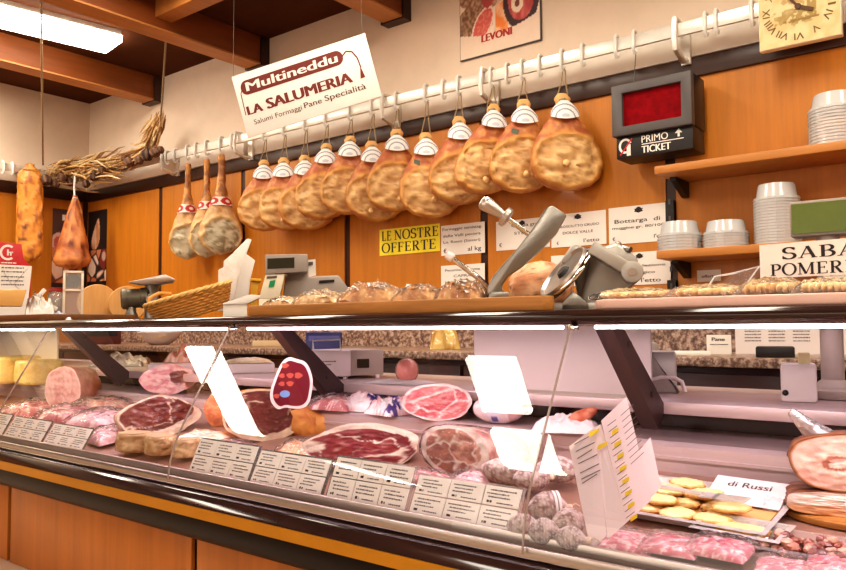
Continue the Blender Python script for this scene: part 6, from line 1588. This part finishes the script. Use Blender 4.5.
b = MB(); b.tube([(11.6 * s_ * math.cos(a), -.004, 12.4 * s_ * math.sin(a)) for a in [2 * PI * k / 24 for k in range(24)]], .0012, 5, closed=True); b.build('string', rope_mat, r)
b = MB(); s_ = SC(405, 1.6); pillow(b, 62 * s_, 40 * s_, 2.2 * s_, 7.7, lambda x, y, q, r__, k: C(244, 238, 236), 20, .6)
solo('paper_sheet', b, vpaper, 'crumpled white paper sheet under the small tied meat', 'paper', (PY(400, 380, 1.59).x, 1.59, SZ), .1)
r, L, s_ = bill('white_tray', 187, 1.62, 'flat white tray with meat trimmings on the back shelf at the left', 'tray', z=SZ)
b = MB(); a, c = L(151, 366), L(222, 380); b.box(a[0], c[0], -.03, .1, 0, max(.02, a[1])); b.build('tray_body', white_plastic, r, bevel=.004)
p = PY(178, 366, 1.64); s_ = SC(178, 1.64)
b = MB(); pillow(b, 44 * s_, 30 * s_, 13 * s_, 4.9, slices_col(4.9, C(206, 110, 90), C(232, 180, 150), C(248, 226, 214)), 26, .8); 
tz_ = max(.02, a[1])
solo('meat_trimmings', b, vmeat, 'heap of orange pink meat trimmings on the flat white tray', 'meat', (p.x + .03, 1.67, SZ + tz_ + .001), .6)
r, L, s_ = bill('pale_cheese_slab', 248, 1.66, 'long pale slab in a white wrapper on the shelf behind the cut prosciutto', 'cheese', z=SZ)
b = MB(); a, c = L(222, 366), L(274, 384); b.box(a[0], c[0], -.04, .06, 0, a[1]); b.build('wrapped_slab', vgloss if False else white_plastic, r, bevel=.006)
b = MB(); pillow(b, (c[0] - a[0]) * .9, .08, .016, 2.2, lambda x, y, q, r__, k: mixc(C(244, 228, 190), C(226, 196, 150), smooth(-.2, .4, q)), 20, .3, base=a[1]); b.build('cheese', vmeat, r)
p = PY(118, 362, 1.66); s_ = SC(118, 1.66)
b = MB(); pillow(b, 54 * s_, 36 * s_, 9 * s_, 3.7, lambda x, y, q, r__, k: mixc(C(226, 214, 206), C(140, 120, 112), smooth(.05, .5, q)), 26, .9)
solo('clear_film_heap', b, vgloss, 'crumpled grey white film heap on the shelf beside the left support arm', 'film', (p.x, 1.68, SZ), .6)
# ------------------------------------------------------------------ on the back counter
GZ = 1.1222
def onback(name, px, Y, label, cat): return bill(name, px, Y, label, cat, z=GZ)
r, L, s_ = onback('white_card', 718, 2.6, 'small white card with black heading standing on the granite back counter', 'card')
b = MB(); a, c = L(707, 341), L(730, 356); b.box(a[0], c[0], 0, .003, 0, a[1]); b.build('sheet', paper, r)
b = MB(); put_text(b, 'Pane', a[0] + 5 * s_, a[1] - 6 * s_, 5 * s_, -.001, 12 * s_, bold=.03); rr = random.Random(8); squiggle(b, a[0] + 3 * s_, a[1] - 10 * s_, 17 * s_, 1 * s_, -.001, rr); b.build('lettering', ink, r, smooth=0)
r, L, s_ = onback('white_chart', 775, 2.7, 'wide white chart with printed table propped on the back counter', 'chart')
b = MB(); a, c = L(738, 326), L(850, 360); b.box(a[0], c[0], 0, .006, 0, a[1]); b.build('board', white_plastic, r)
b = MB(); rr = random.Random(9)
for k in range(5):
    for j in range(3): squiggle(b, a[0] + (9 + 22 * j) * s_, a[1] - (9 + 3.2 * k) * s_, 15 * s_, 1.2 * s_, -.001, rr)
b.build('print', ink_soft, r, smooth=0)
r, L, s_ = onback('black_tray', 775, 2.45, 'flat dark tray lying on the back counter before the chart', 'tray')
b = MB(); a, c = L(757, 353), L(792, 362); b.box(a[0], c[0], -.05, .06, 0, a[1]); b.build('tray_body', black_plastic, r, bevel=.004)
r, L, s_ = onback('paper_stack', 690, 2.5, 'flat white papers on the granite back counter right of the metal box', 'paper')
b = MB(); b.box(-.1, .06, -.08, .06, 0, .012); b.build('sheets', paper, r, bevel=.002)
r, L, s_ = onback('flour_bowl', 160, 2.55, 'wide white bowl of pale dough on the back counter at the left', 'bowl')
b = MB(); b.lathe([(.05, 0), (.09, .03), (.13, .075), (.125, .078), (.085, .036), (0, .03)], 32); b.build('bowl', white_plastic, r)
b = MB(); b.ball((0, 0, .07), .115, 20, C(240, 220, 176), sz=.45, amp=.15, sd=3); b.build('dough', vdry, r)
r, L, s_ = onback('red_crate', 102, 2.5, 'dark red brown crate on the back counter beside the left support arm', 'crate')
b = MB(); b.box(-.11, .11, -.08, .08, 0, .1); b.build('crate_body', M('crate', C(92, 34, 28), .5), r, bevel=.006)
b = MB(); b.box(-.09, .09, -.082, -.078, .05, .08); b.build('opening', black_plastic, r)
r, L, s_ = onback('cream_box', 270, 2.62, 'cream cardboard box on the back counter above the red ham placard', 'box')
b = MB(); a, c = L(253, 344), L(284, 352); b.box(a[0], c[0], -.04, .06, 0, a[1]); b.build('box_body', M('card', C(226, 200, 160), .6), r, bevel=.003)
r, L, s_ = onback('yellow_bag', 445, 2.62, 'small yellow bag lying on the back counter left of the white sliding panel', 'bag')
b = MB(); pillow(b, .13, .09, .09, 6.6, lambda x, y, q, r__, k: mixc(C(226, 190, 110), C(180, 130, 60), smooth(-.1, .4, q)), 20, .5); b.build('bag', vgloss, r, smooth=60)

# ------------------------------------------------------------------ look
sc.view_settings.view_transform = 'Standard'
sc.view_settings.look = 'Medium High Contrast'
sc.view_settings.exposure = 0.0
sc.cycles.use_denoising = True
sc.cycles.max_bounces = 8; sc.cycles.transparent_max_bounces = 24
sc.cycles.sample_clamp_indirect = 4
